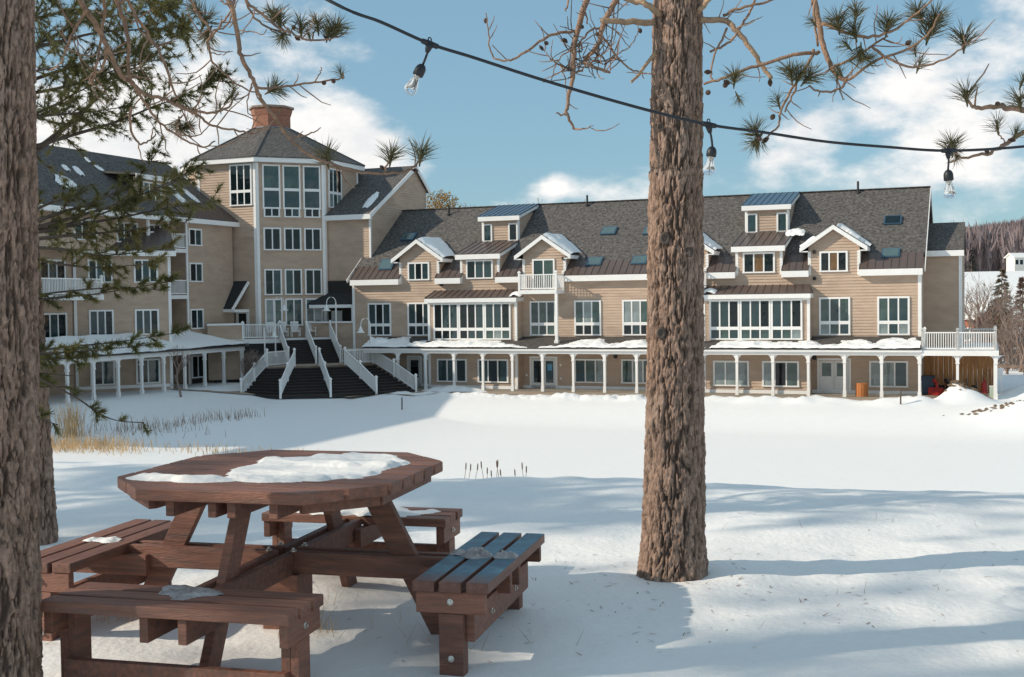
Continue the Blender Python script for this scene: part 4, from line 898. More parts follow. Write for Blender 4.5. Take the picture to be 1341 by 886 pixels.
mb = MB(); mb.prism([(-.38, -.4, .08), (.38, -.4, .08), (.42, -.46, 1.05), (-.42, -.46, 1.05)], (0, .85, 0)); mb.build('body', M_bluebin, r_); mb = MB(); mb.prism([(-.45, -.5, 1.05), (.45, -.5, 1.05), (.40, -.45, 1.15), (-.40, -.45, 1.15)], (0, .95, 0)); mb.build('lid', M_bluebin, r_)
for s_ in (-1, 1): MB().tube([(s_ * .4, .35, .1), (s_ * .46, .35, .1)], .1, 10).build('wheel', M_black, r_)
def snow_blower(px, Y, m, lb, name, cat):
    u = RW.u(px, Y, 512); r_ = root(name, onporch(RW, u, Y, .1), R(-40), lb, cat)
    mb = MB(); mb.prism([(-.40, -.45, .05), (-.40, -.1, .05), (-.40, .0, .35), (-.40, -.35, .5), (-.40, -.5, .3)], (.8, 0, 0)); mb.build('auger_housing', m, r_)
    mb = MB(); mb.tube([(.05, -.2, .45), (.02, -.22, .75), (-.1, -.4, .95)], [.1, .09, .12], 8); mb.build('chute', m, r_)
    MB().box(-.22, .22, 0, .42, .25, .62).build('engine', M_black, r_)
    for s_ in (-1, 1): MB().tube([(s_ * .26, .22, .2), (s_ * .38, .22, .2)], .2, 14).build('wheel', M_black, r_); MB().tube([(s_ * .24, .35, .5), (s_ * .25, .75, .9), (s_ * .24, .9, .98)], .02, 6).build('handle', m if m is M_red else M_black, r_)
    return r_
snow_blower(1228, .0, M_red, 'red snow blower parked in the carport beside the blue bin', 'snow_blower', 'snow blower')
snow_blower(1243, .2, M_black, 'black snow blower standing behind the middle carport post', 'snow_blower', 'snow blower')
u = RW.u(1275, .3, 505); r_ = root('push_mower', onporch(RW, u, .3, .1), R(-10), 'black push mower in the right half of the carport', 'mower')
MB().box(-.3, .3, -.4, .3, .12, .32).build('deck', M_black, r_); MB().lathe([(.2, .3), (.22, .5), (.1, .62)], 10).build('engine', M_black, r_)
for x in (-.33, .33):
    for y in (-.3, .3): MB().tube([(x - .03, y, .13), (x + .03, y, .13)], .13, 12).build('wheel', M_black, r_)
    MB().tube([(x * .8, .3, .3), (x * .8, .8, .95)], .02, 6).build('handle', M_black, r_)
u = RW.u(1289, -.4, 508); r_ = root('gas_cylinder', onporch(RW, u, -.4, .1), 0, 'red gas cylinder standing near the lattice panel', 'cylinder')
MB().lathe([(.15, 0), (.16, .05), (.16, .72), (.10, .86), (.04, .9), (.04, 1.0), (.07, 1.0), (.07, 1.06)], 14).build('tank', M_red, r_, True); MB().tube([(.03, 0, .95), (.15, -.05, .8)], .02, 6).build('hose', M_black, r_)
q = at_depth(1308, 520, 69); r_ = root('meter_box', (q.x, q.y, gz(q.x, q.y) - .1), R(-22), 'small white utility box on two posts beside the carport corner', 'utility box')
MB().box(-.28, .22, -.12, .12, 1.05, 1.65).build('box', M_sign, r_)
for x in (-.2, .14): MB().box(x - .035, x + .035, -.04, .04, 0, 1.05).build('post', M_sign, r_)
q = at_depth(1300, 519, 68.5); r_ = root('pedestal_box', (q.x, q.y, gz(q.x, q.y) - .1), R(-22), 'short pale green pedestal box at the foot of the carport corner', 'utility box'); MB().box(-.17, .17, -.1, .1, 0, .72).build('cabinet', mat('pale_green', (.42, .52, .46), .6, .05), r_); MB().box(-.19, .19, -.12, .12, .72, .77).build('lid', M_sign, r_)
# thin marker stakes on the pond shore
for px, py0, py1, lb in ((1179.5, 524, 542, 'thin dark marker stake in the pond snow right'), (526.5, 521, 535, 'short grey marker stake in snow before the stair')):
    q = at_height(px, py1, -5.1); t_ = at_depth(px, py0, q.y); r_ = root('marker_stake', (q.x, q.y, gz(q.x, q.y) - .1), 0, lb, 'stake'); MB().tube([(0, 0, 0), (0, 0, t_.z - q.z + .2)], .045, 6).build('stake', M_twigdark, r_)


# ------------------------------------------------------------------ snow lying on roofs
def snow_sheet(name, label, P, n, ns, nt_, thick, m=None, stuff=True, cat='snow'):
    """P(s,t): points on the surface, thick(s,t): depth of snow, nothing where it is not above zero"""
    s_, t_ = np.meshgrid(np.linspace(0, 1, ns), np.linspace(0, 1, nt_)); th = thick(s_, t_); co = P(s_, t_)
    n = np.array(n, float)
    co = co + n * np.maximum(th, -.002)[..., None]
    id_ = np.arange(ns * nt_).reshape(nt_, ns); q = np.stack([id_[:-1, :-1], id_[:-1, 1:], id_[1:, 1:], id_[1:, :-1]], -1).reshape(-1, 4)
    keep = (th.ravel()[q] > 0).any(1); q = q[keep]
    used, inv = np.unique(q, return_inverse=True); q = inv.reshape(-1, 4)
    o = place(name, np_mesh(name, co.reshape(-1, 3)[used], q, m or M_snowroof)); tag(o, label, cat, kind='stuff' if stuff else None)
    return o
def on(fr, p00, p10, p01):                                 # parallelogram in a frame's own coordinates
    a_, b_, c_ = [np.array(fr.w(*q)) for q in (p00, p10, p01)]; n = np.cross(b_ - a_, c_ - a_); n = n / np.linalg.norm(n)
    if n[2] < 0: n = -n
    return (lambda s_, t_: a_ + (b_ - a_) * s_[..., None] + (c_ - a_) * t_[..., None]), n
cov_px = [480, 500, 515, 530, 545, 552, 565, 640, 660, 676, 700, 715, 735, 750, 780, 790, 805, 820, 840, 860, 905, 930, 938, 960, 1010, 1050, 1062, 1075, 1100, 1125, 1140, 1160, 1195, 1204]
cov_v = [.9, .9, .95, .4, .65, .25, .72, .7, .35, .10, .06, .15, .4, .68, .72, .35, .3, .72, .6, .3, .1, .0, .45, .68, .5, .68, .6, .35, .55, .72, .5, .8, .85, .6]
cov_u = [RW.u(px, -2.6, 452) for px in cov_px]
P, n = on(RW, (-36.4, -2.80, 2.985), (.1, -2.80, 2.985), (-36.4, -.02, 2.985 + 2.78 * .235))
def th_porch(s_, t_):
    u = -36.4 + 36.5 * s_; c = np.interp(u, cov_u, cov_v); lump = fbm(u * 1.3, t_ * 3, 0, 61, 4)
    lim = np.where((np.abs(u + 28.87) < 3.28) | (np.abs(u + 9.66) < 3.28), .63, 1.0)
    e = c + lump * .55 * (c > .03) - t_
    return np.where(t_ < lim, np.clip(e * .55, -.05, .16 + .26 * np.exp(-((u + 35.6) / .75) ** 2) * sm(.05, .35, t_) + .12 * np.exp(-((u + 33.2) / .5) ** 2)) * (1 + 1.6 * fbm(u * 2.2, t_ * 6, 0, 65, 3)) * sm(0, .03, t_ + .012), -.05) - .012
snow_sheet('roof_snow', 'ragged melting snow along the edge of the long porch roof', P, n, 420, 34, th_porch)
# left porch roof, fully covered, and its hip
P, n = on(LW, (-24, -2.85, 3.19), (-2.0, -2.85, 3.19), (-24, 0, 4.26))
hipc = lambda s_, t_: (-24 + 22 * s_) < (-2.05 - 3.4 * t_)
snow_sheet('roof_snow', 'smooth snow blanket on the left porch roof', P, n, 150, 24, lambda s_, t_: np.where(hipc(s_, t_), .06 + .10 * fbm(s_ * 26, t_ * 3, 0, 71, 3) + .09 * sm(.5, .9, s_), -.05))
hv = [LW.w(-2.0, -2.85, 3.19), LW.w(-2.0, 0, 3.19), LW.w(-5.4, 0, 4.26)]
def Ph(s_, t_): a_, b_, c_ = [np.array(q) for q in hv]; return a_ + (b_ - a_) * (s_ * (1 - t_))[..., None] + (c_ - a_) * t_[..., None]
snow_sheet('roof_snow', 'snow on the hipped end of the left porch roof beside the stair', Ph, (.25, .1, .96), 14, 24, lambda s_, t_: .10 + .05 * fbm(s_ * 5, t_ * 5, 0, 72, 3))
# slabs on the right slopes of the gable dormers
for c, lb, lo_ in ((-33.3, 'thick snow slab sliding off the leftmost gable dormer', 0), (-23.95, 'thick snow slab on the gable dormer above the left balcony', 0), (-14.35, 'snow slab on the gable dormer partly behind the tree trunk', .1), (-5.03, 'ragged snow remains behind the rightmost gable dormer', .42)):
    P, n = on(RW, (c + .02, -.30, 10.46), (c + .02, 3.2, 10.46), (c + 1.99, -.30, 9.10))
    def th_d(s_, t_, lo_=lo_, c=c):
        e = (.15 + .13 * s_ + .14 * fbm(s_ * 4 + c, t_ * 3, 0, 81, 3)) * sm(-.02, .12, s_)
        cut = (s_ > lo_ + .03 * np.sin(t_ * 9)) & (s_ < 1.0 - .42 * t_ + .10 * fbm(t_ * 4, s_ * 2, 0, 83, 2))
        return np.where(cut, e, -.05)
    snow_sheet('roof_snow', lb, P, n, 40, 30, th_d)
P, n = on(RW, (-7.05, -.35, 9.12), (-7.05, 1.7, 9.12), (-5.9, -.35, 9.9))
snow_sheet('roof_snow', 'small snow lump on the left slope of the rightmost gable dormer', P, n, 20, 16, lambda s_, t_: np.where((s_ > .30) & (t_ < .75), .17 + .1 * fbm(s_ * 4, t_ * 4, 0, 84, 3), -.05))
P, n = on(RW, (-8.3, 1.9, 9.95), (-7.1, 1.9, 9.95), (-8.3, 2.8, 10.4))
snow_sheet('roof_snow', 'snow clump on the roof right of the right upper dormer', P, n, 22, 14, lambda s_, t_: .17 - .5 * (s_ - .5) ** 2 - .6 * (t_ - .5) ** 2 + .2 * fbm(s_ * 5, t_ * 5, 0, 85, 3))
for c, lb in ((-25.7, 'white snow clump on the corner of the left bay roof'), (-12.6, 'white snow clump on the left corner of the right bay roof')):
    P, n = on(RW, (c - .35, -1.35, 6.34), (c + .55, -1.35, 6.34), (c - .35, -.6, 6.63)); snow_sheet('roof_snow', lb, P, n, 16, 14, lambda s_, t_: .2 - .7 * (s_ - .5) ** 2 - .5 * (t_ - .4) ** 2 + .15 * fbm(s_ * 4, t_ * 4, 0, 86, 3))
# streaks on block, tower and left wing
def streak(fr, slope, z0, y0, pxs, lb, h=.06, w=.3):
    q = [np.array(fr.w(*fr.meet(px, py, y0, slope, z0))) for px, py in pxs]; a_, b_ = q[0], q[1]; d = b_ - a_
    nn_ = np.array(Vector((0, 0, 1)) - fr.ey * slope); nn_ /= np.linalg.norm(nn_); sd_ = np.cross(nn_, d); sd_ /= np.linalg.norm(sd_)
    P = lambda s_, t_: a_ + d * s_[..., None] + sd_ * ((t_ - .5) * 2 * w)[..., None]
    return snow_sheet('roof_snow', lb, P, nn_, 26, 14, lambda s_, t_: h * (1 - ((t_ - .5) * 2) ** 2 / (.15 + .9 * np.sin(np.pi * np.clip(s_ + .05, 0, 1)))) + .1 * fbm(s_ * 7, t_ * 3, 0, 91, 3) - .01)
streak(GB, .556, 12.54, -.45, ((478, 272), (494, 252)), 'pale snow streak on the dark roof of the gabled block', .08, .35)
lsl = 4.63 / 6.45
for pq, lb, w in ((((72, 232), (100, 244)), 'snow patch on the upper left wing roof nearest the trunk', .9), (((83, 216), (90, 224)), 'narrow snow streak high on the left wing roof', .25), (((98, 218), (108, 230)), 'short snow streak beside the skylights of the left wing', .3), (((112, 206), (118, 213)), 'tiny snow streak near the left wing ridge', .2), (((124, 216), (136, 224)), 'snow streak near the right end of the left wing ridge', .25),
                (((226, 250), (250, 272)), 'long white snow streak on the left wing roof next to the tower', .4), (((238, 246), (262, 266)), 'second white snow streak on the left wing roof next to the tower', .35), (((224, 244), (236, 262)), 'snow wedge by the skylight of the left wing', .3)):
    streak(LW, lsl, 12.06, -.45, pq, lb, .08, w)
a0_ = at_depth(476, 457, 0 + RW.w(-38, -2.6, 0).y)
# mound of snow left of the porch roof, and the one at the foot of the porch
mnd = [(('snow_mound', 'long low snow mound in front of the left porch windows beside the stair'), (595, 512), 2.6, .9, .42)]
for (nm, lb), pq, w1, w2, h in mnd:
    q = at_height(pq[0], pq[1], ZB + .06); ctr = np.array((q.x, q.y, ZB + .02)); e1 = np.array(RW.ex); e2 = np.array(RW.ey)
    snow_sheet(nm, lb, lambda s_, t_: ctr + e1 * ((s_ - .5) * 2 * w1)[..., None] + e2 * ((t_ - .5) * 2 * w2)[..., None], (0, 0, 1), 40, 24, lambda s_, t_: h * (1 - ((s_ - .5) * 2) ** 2 - ((t_ - .5) * 2) ** 2) * (1 + .8 * fbm(s_ * 9, t_ * 4, 0, 95, 3)), M_snow)
# brown earth and debris showing on the ploughed heaps
def debris(label, ctr_px, z, sx, sy, n, sd):
    rnd = random.Random(sd); mb = MB(); c0 = at_height(*ctr_px, z)
    for i in range(n):
        x = c0.x + rnd.gauss(0, sx); y = c0.y + rnd.gauss(0, sy); h = gz(x, y); r = rnd.uniform(.04, .12)
        vs = [(x + r * rnd.uniform(.6, 1.3) * math.cos(t) * 1.5, y + r * rnd.uniform(.6, 1.3) * math.sin(t), h - .02 + (r * .5 if k % 2 else 0)) for k, t in enumerate([math.pi * 2 * j / 6 for j in range(6)])]
        mb.add(vs + [(x, y, h + r * .75)], [(j, (j + 1) % 6, 6) for j in range(6)])
    tag(mb.build('dirt_clods', M_dirt, None), label, 'dirt', kind='stuff')
debris('brown earth clods on top of the snow heap by the carport', (1267, 521), -4.4, .5, .22, 130, 1)
debris('scattered dark clods on the left flank of the carport snow heap', (1246, 528), -4.75, .5, .25, 30, 2)
debris('reddish clods along the right shore snow bank', (1305, 556), -5.4, 1.1, .3, 60, 3)

# ------------------------------------------------------------------ picnic table
M_ice = mat('dirty_ice', (.42, .39, .38), .35, .3, 30, bump=.5, bscale=60, dark=(.16, .11, .09), darkscale=18, darkamt=.7)
PT = froot('picnic_table', TB, 'brown octagonal picnic table with four attached benches and snow on top', 'picnic table')
TB_B, TB_A, TB_H, TB_S = .6426, .638, .365, .3526
OCT = [(-TB_H, -TB_B), (TB_H, -TB_B), (TB_A, -TB_S), (TB_A, TB_S), (TB_H, TB_B), (-TB_H, TB_B), (-TB_A, TB_S), (-TB_A, -TB_S)]
def clip(poly, y0, keep_above):
    r = []
    for i in range(len(poly)):
        a_, b_ = poly[i], poly[(i + 1) % len(poly)]; ia = (a_[1] >= y0) == keep_above or abs(a_[1] - y0) < 1e-9; ib = (b_[1] >= y0) == keep_above or abs(b_[1] - y0) < 1e-9
        if ia: r.append(a_)
        if ia != ib: t = (y0 - a_[1]) / (b_[1] - a_[1]); r.append((a_[0] + t * (b_[0] - a_[0]), y0))
    return r
def bevel(o, w=.003, seg=2):
    m = o.modifiers.new('bevel', 'BEVEL'); m.width = w; m.segments = seg; m.limit_method = 'ANGLE'; m.angle_limit = R(40); return o
def empty(name, parent, loc=(0, 0, 0), rotz=0):
    o = bpy.data.objects.new(name, None); COL.objects.link(o); o.parent = parent; o.location = loc; o.rotation_euler = (0, 0, rotz); o.empty_display_size = .1; return o
tt = empty('tabletop', PT); nb = 9; pitch = 2 * TB_B / nb
for i in range(nb):
    y0, y1 = -TB_B + i * pitch + (.0085 if i else 0), -TB_B + (i + 1) * pitch - (.0085 if i < nb - 1 else 0)
    q = clip(clip(OCT, y0, True), y1, False); dz = random.uniform(-.0012, .0012); yc = (y0 + y1) / 2
    bevel(MB().prism([(x, y - yc, .652 + dz) for x, y in q], (0, 0, .048)).build('board', M_tablewood, tt, loc=(0, yc, 0)), .005)
for x in (-.40, -.23, -.04, .045, .23, .40): bevel(MB().box(x - .019, x + .019, -.61 if abs(x) < .3 else -.45, .61 if abs(x) < .3 else .45, .585, .651).build('batten', M_tablewood, tt))
for s_ in (-1, 1):                                         # apron under the slanted edges
    for y0, y1, x0, x1 in ((-.57, -.325, .33, .57), (-.325, .325, .57, .57), (.325, .57, .57, .33)):
        bevel(MB().beam((s_ * x0, y0, .628), (s_ * x1, y1, .628), .035, .045).build('apron', M_tablewood, tt))
for k, (dx, dy) in enumerate(((-1, 0), (1, 0), (0, -1), (0, 1))):
    d = Vector((dx, dy, 0)); sd_ = Vector((-dy, dx, 0))
    bevel(MB().beam(d * .40 + Vector((0, 0, .65)), d * .80 + Vector((0, 0, -.12)), .04, .105, d).build('leg', M_tablewood, PT))
    o = empty('arm', PT)
    for q in (-.0405, .0405):
        zt_ = .335 if dx else .332
        bevel(MB().beam(d * .035 + sd_ * q + Vector((0, 0, zt_ - .05)), d * .775 + sd_ * q + Vector((0, 0, zt_ - .05)), .036, .10).build('plank', M_tablewood, o))
        bevel(MB().beam(d * .66 + sd_ * (q * 1.95) + Vector((0, 0, .25)), d * 1.07 + sd_ * (q * 1.95) + Vector((0, 0, .25)), .036, .095).build('plank', M_tablewood, o))
    for q in (-1, 1):
        b_ = MB(); b_.lathe([(.013, 0), (.013, .004), (.007, .006), (.007, .012), (.002, .013)], 10); bo = b_.build('bolt', M_bolt, o, loc=d * .70 + sd_ * (q * .0595) + Vector((0, 0, .285))); bo.rotation_euler = (-sd_ * q).to_track_quat('-Z', 'Y').to_euler()
bevel(MB().box(-.085, .085, -.085, .085, -.1, .235).build('centre_post', M_tablewood, PT))
for dx in (-.06, .06):
    for dy in (-.06, .06): MB().lathe([(.014, 0), (.014, .005), (.007, .007), (.007, .015)], 8).build('bolt', M_bolt, PT, loc=(dx, dy, .337))
def bench(rz, wood, sz=.04):
    b = empty('bench', PT, (0, 0, 0), rz); l = .5086
    for i in range(3):
        x0 = .769 + i * .1105; bevel(MB().box(-.0455, .0455, -l, l, .30, .343).build('seat_plank', wood, b, loc=(x0 + .05, random.uniform(-.004, .004), random.uniform(-.001, .001))), .004)
        if wood is M_bench: b.children[-1].rotation_euler = (0, 0, 0)
    for s_ in (-1, 1):
        y = s_ * (l - .045)
        bevel(MB().box(.785, 1.07, min(y, y + s_ * .036), max(y, y + s_ * .036), .215, .299).build('cleat', M_tablewood, b))
        y2 = y - s_ * .019; bevel(MB().box(.878, .978, y2 - .0185, y2 + .0185, -.16, .298).build('leg', M_tablewood, b))
        bevel(MB().box(.878, .978, min(y, y + s_ * .034), max(y, y + s_ * .034), -.16, .213).build('leg', M_tablewood, b))
        for z in (.262, .035):
            o = MB().lathe([(.0135, 0), (.0135, .004), (.0075, .006), (.0075, .013), (.002, .014)], 10).build('bolt', M_bolt, b, loc=(.928, y + s_ * (.036 if z > .1 else .034), z)); o.rotation_euler = (R(90) * s_ * -1, 0, 0)
    bevel(MB().box(.979, 1.015, -l + .05, l - .05, sz, sz + .125).build('stretcher', M_tablewood, b))
    for y in (-.2, .2):
        o = MB().lathe([(.0135, 0), (.0135, .004), (.0075, .006), (.0075, .013)], 10).build('bolt', M_bolt, b, loc=(1.015, y, sz + .06)); o.rotation_euler = (0, R(90), 0)
    return b
bench(0, M_bench, .095)['label'] = 'right bench with bluish topped seat planks'
bench(R(90), M_tablewood); bench(R(180), M_tablewood); bench(R(-90), M_tablewood, -.022)
# wood grain of the seat planks runs along them: the blue ones read x along the plank, so their mesh data is turned
for o in [c for c in PT.children if c.name.startswith('bench')]:
    for c in o.children:
        if c.name.startswith('seat_plank'):
            c.data.transform(Matrix.Rotation(R(-90), 4, 'Z')); c.rotation_euler = (0, 0, R(90))
def local_sheet(name, label, fr, x0, x1, y0, y1, z, ns, nt_, th, m=None):
    P, n = on(fr, (x0, y0, z), (x1, y0, z), (x0, y1, z)); return snow_sheet(name, label, P, n, ns, nt_, lambda s_, t_: th(x0 + (x1 - x0) * s_, y0 + (y1 - y0) * t_), m or M_snow)
def th_t(x, y):
    e = .9 - ((x - .13) / .42) ** 2 - ((y - .03) / .50) ** 2 + 1.35 * fbm(x * 4.2, y * 4.2, 0, 101, 4)
    tongue = .8 - ((x + .30) / .30) ** 2 - ((y + .36) / .10) ** 2 + .9 * fbm(x * 9, y * 9, 0, 104, 3)
    e = np.maximum(e, tongue * .35)
    lump = .009 + .075 * np.maximum(fbm(x * 3.6 + y * 2.5, y * 9.5, 0, 102, 3) + .015, -.09) + .006 * fbm(x * 18, y * 18, 0, 103, 3)
    return np.clip(e * .16, -.02, 1) * 0 + np.where(e > 0, np.maximum(lump, .006) * sm(0, .16, e), -.01)
local_sheet('table_snow', 'lumpy half melted snow lying on the picnic table top', TB, -.62, .6, -.60, .62, .7005, 150, 150, th_t)
local_sheet('bench_snow', 'thin snow patch on the far bench of the picnic table', TB, -.40, .42, .77, 1.06, .3445, 80, 40, lambda x, y: (.022 * (1 - ((x + .06) / .40) ** 2 - ((y - .92) / .14) ** 2) + .05 * fbm(x * 8, y * 9, 0, 111, 3)))
local_sheet('bench_snow', 'small snow trace across the left bench planks', TB, -1.02, -.84, -.1, .06, .3445, 40, 40, lambda x, y: .010 * (1 - ((x + .93) / .085) ** 2 - ((y + .02) / .05) ** 2) + .03 * fbm(x * 16, y * 16, 0, 113, 3))
local_sheet('bench_snow', 'crusted ice patch in the middle of the near bench', TB, -.16, .22, -1.0, -.79, .3445, 60, 40, lambda x, y: .012 * (1 - ((x - .0) / .12) ** 2 - ((y + .85) / .09) ** 2) + .035 * fbm(x * 12, y * 14, 0, 115, 3), M_ice)
# frozen leaf and ice lumps on the blue bench
for x0, y0, w, h, lb in ((.905, -.02, .068, .030, 'grey frozen leaf clump in the middle of the bluish bench'), (1.03, -.01, .055, .02, 'smaller frozen leaf clump on the outer blue plank'), (.815, .01, .04, .014, 'bluish frost smear on the inner plank of the blue bench')):
    local_sheet('frozen_leaves', lb, TB, x0 - w, x0 + w, y0 - w * 1.1, y0 + w * 1.1, .3447, 30, 30, lambda x, y, x0=x0, y0=y0, w=w, h=h: h * (1 - ((x - x0) / w) ** 2 - ((y - y0) / w) ** 2) * (1 + 2.2 * fbm(x * 60, y * 60, 0, 121, 3)) + .02 * fbm(x * 30, y * 30, 0, 123, 3) - .002, M_ice)

# ------------------------------------------------------------------ pines
def spline(pts, sub=5):
    pts = [Vector(q) for q in pts]; r = []
    for i in range(len(pts) - 1):
        p0, p1, p2, p3 = pts[max(i - 1, 0)], pts[i], pts[i + 1], pts[min(i + 2, len(pts) - 1)]
        for k in range(sub):
            t = k / sub; r.append(.5 * ((2 * p1) + (p2 - p0) * t + (2 * p0 - 5 * p1 + 4 * p2 - p3) * t * t + (3 * p1 - p0 - 3 * p2 + p3) * t ** 3))
    return r + [pts[-1]]
def bark_trunk(name, parent, axis_pts, nseg, dz, seed, flare=.0, cw=.030, chh=.17, amp=.015):
    """axis_pts: (z, x, y, radius); plated bark with deep furrows as real relief, local to the parent"""
    A_ = np.array(axis_pts, float); z = np.arange(A_[0, 0], A_[-1, 0], dz); th = np.linspace(0, 2 * np.pi, nseg, endpoint=False)
    ax, ay, rr = [np.interp(z, A_[:, 0], A_[:, k]) for k in (1, 2, 3)]
    T, Z = np.meshgrid(th, z); Rr = rr[:, None] * np.ones_like(T)
    cx_, sx_ = np.cos(T), np.sin(T); k1 = float(np.mean(rr)) / cw
    wx = .55 * fbm(cx_ * 4, sx_ * 4, Z * 4.5, seed + 2, 3)
    ridge = np.abs(2 * fbm(cx_ * k1 + wx, sx_ * k1 + wx, Z / chh + 2.2 * wx, seed, 3, .45))           # long wandering fissures
    ridge2 = np.abs(2 * fbm(cx_ * k1 * 2.1 - wx, sx_ * k1 * 2.1, Z / (chh * .42), seed + 7, 2))       # cracks across the plates
    nc = max(8, int(round(2 * np.pi * k1 * cw / .024))); a_ = T / (2 * np.pi) * nc + wx * 3; b_ = Z / .05 + 2 * wx
    ia, ib = np.floor(a_).astype(np.int64), np.floor(b_).astype(np.int64); f1 = np.full(T.shape, 9.); lev = np.zeros(T.shape)
    for da in (-1, 0, 1):
        for db in (-1, 0, 1):
            ca, cb = ia + da, ib + db; cm = ca % nc; d = np.hypot(ca + _h(cm, cb, 0, seed + 11) - a_, cb + _h(cm, cb, 1, seed + 11) - b_)
            near = d < f1; lev = np.where(near, _h(cm, cb, 2, seed + 11), lev); f1 = np.where(near, d, f1)
    rough = fbm(cx_ * 13, sx_ * 13, Z * 34, seed + 20, 4)
    plate = sm(.015, .11, ridge + .20 * rough) * (.45 + .55 * sm(.01, .07, ridge2 + .14 * rough))
    disp = amp * (plate - 1) + amp * .60 * (lev - .5) * plate + amp * 1.15 * rough + .010 * fbm(cx_ * 1.5, sx_ * 1.5, Z * 1.2, seed + 30, 2)
    fl = flare * np.exp(-(Z - A_[0, 0] - .12) / .16) * (1 + .5 * np.cos(T * 5 + seed)) if flare else 0
    q = Rr + disp * np.minimum(1, Rr / .08) + fl
    co = np.stack([ax[:, None] + q * np.cos(T), ay[:, None] + q * np.sin(T), Z], -1)
    nz_ = len(z); id_ = np.arange(nz_ * nseg).reshape(nz_, nseg); nxt = np.roll(id_, -1, 1)
    f = np.stack([id_[:-1], nxt[:-1], nxt[1:], id_[1:]], -1).reshape(-1, 4)
    me = np_mesh(name, co.reshape(-1, 3), f, M_bark); at = me.attributes.new('plate', 'FLOAT', 'POINT'); at.data.foreach_set('value', np.clip(.15 + plate * .75 + .30 * (lev - .5) + .5 * rough, 0, 1).astype(np.float32).ravel())
    return place(name, me, parent)
def tuft_mesh(seed, n=95, L=.10, w=.0029, spread=1.3):
    rnd = random.Random(seed); mb = MB()
    for i in range(n):
        t = rnd.uniform(0, 2 * math.pi); e = math.acos(1 - rnd.random() * (1 - math.cos(spread))); d = Vector((math.sin(e) * math.cos(t), math.sin(e) * math.sin(t), math.cos(e)))
        b_ = Vector((0, 0, rnd.uniform(-.035, .02))); l = L * rnd.uniform(.7, 1.15); s_ = d.cross(Vector((rnd.random() - .5, rnd.random() - .5, rnd.random() - .5))).normalized() * w * .5
        mid = b_ + d * l * .55 + Vector((0, 0, -.0)) ; tip = b_ + d * l + Vector((rnd.uniform(-.008, .008), rnd.uniform(-.008, .008), -.004))
        mb.add([b_ - s_ * .8, b_ + s_ * .8, mid + s_, tip, mid - s_], [(0, 1, 2, 4), (4, 2, 3)])
    mb.lathe([(.003, -.05), (.007, -.02), (.006, .01), (.002, .03)], 6)
    return mb.mesh('needle_tuft', M_needle)
TUFTS = [tuft_mesh(k, 105 + 12 * (k % 3), .095 + .012 * (k % 2)) for k in range(5)]; TUFT_S = tuft_mesh(9, 55, .09, .0026, 1.5)
def cone_mesh():
    mb = MB()
    for k in range(8):
        r = .017 * math.sin(.45 + k / 7 * 2.3); mb.lathe([(r * .7, k * .0055), (r * 1.15, k * .0055 + .003), (r * .6, k * .0055 + .006)], 8)
    return mb.mesh('pine_cone', M_cone)
CONE = cone_mesh()
class Pine:
    def __init__(s, fx, fy, label, group=None, z=None):
        s.o = Vector((fx, fy, gz(fx, fy) if z is None else z)); s.root = root('pine_tree', s.o, 0, label, 'tree', group); s.rnd = random.Random(int(fx * 1000) & 0xffff)
    def l(s, p_): return Vector(p_) - s.o
    def path(s, px, Y):                                    # pixel path at depth(s) -> local points
        n = len(px); Ys = Y if hasattr(Y, '__len__') else (Y, Y)
        return [s.l(at_depth(a_, b_, Ys[0] + (Ys[1] - Ys[0]) * i / max(1, n - 1) + s.rnd.uniform(-.03, .03))) for i, (a_, b_) in enumerate(px)]
    def branch(s, pts, r0, r1, m=None, twigs=0, name='branch', tl=.16, sub=5, jit=.004):
        sp = spline(pts, sub); sp = [q + Vector((s.rnd.uniform(-jit, jit), s.rnd.uniform(-jit, jit), s.rnd.uniform(-jit, jit))) for q in sp]
        mb = MB(); rs = [(r0 + (r1 - r0) * i / (len(sp) - 1)) * (1 + .18 * math.sin(i * 2.1) * (i % 3 == 0)) for i in range(len(sp))]
        mb.tube(sp, rs, 7)
        for i in range(twigs):                              # short crooked side twigs
            k = s.rnd.randrange(1, len(sp) - 1); d = (sp[k + 1] - sp[k - 1]).normalized(); t = s.rnd.choice((-1, 1)) * s.rnd.uniform(.5, 1.1)
            sd_ = Vector((-d.z, s.rnd.uniform(-.5, .5), d.x)).normalized() * (1 if t > 0 else -1); q = [sp[k]]; dd = (d * .6 + sd_).normalized(); ln = s.rnd.uniform(.35, 1.2) * tl
            for j in range(4): dd = (dd + Vector((s.rnd.uniform(-.35, .35), s.rnd.uniform(-.3, .3), s.rnd.uniform(-.15, .4)))).normalized(); q.append(q[-1] + dd * ln / 4)
            mb.tube(q, [min(rs[k] * .55, .004), .003, .0026, .0022, .0015], 5)
        o = mb.build(name, m or M_twig, s.root, True); return o
    def tuft(s, px, py, Y, d=(0, 0, 1), sc=1.0, small=False):
        me = TUFT_S if small else s.rnd.choice(TUFTS); o = place('needle_tuft', me, s.root, s.l(at_depth(px, py, Y))); dv = Vector(d) + Vector((s.rnd.uniform(-.25, .25), s.rnd.uniform(-.4, .1), s.rnd.uniform(-.2, .2)))
        o.rotation_euler = dv.to_track_quat('Z', 'Y').to_euler(); o.scale = (sc,) * 3; return o
    def cone(s, px, py, Y, sc=1.0):
        o = place('pine_cone', CONE, s.root, s.l(at_depth(px, py, Y))); o.rotation_euler = (s.rnd.uniform(-2, 2), s.rnd.uniform(-2, 2), 0); o.scale = (sc * .62, sc * .62, sc * .85)
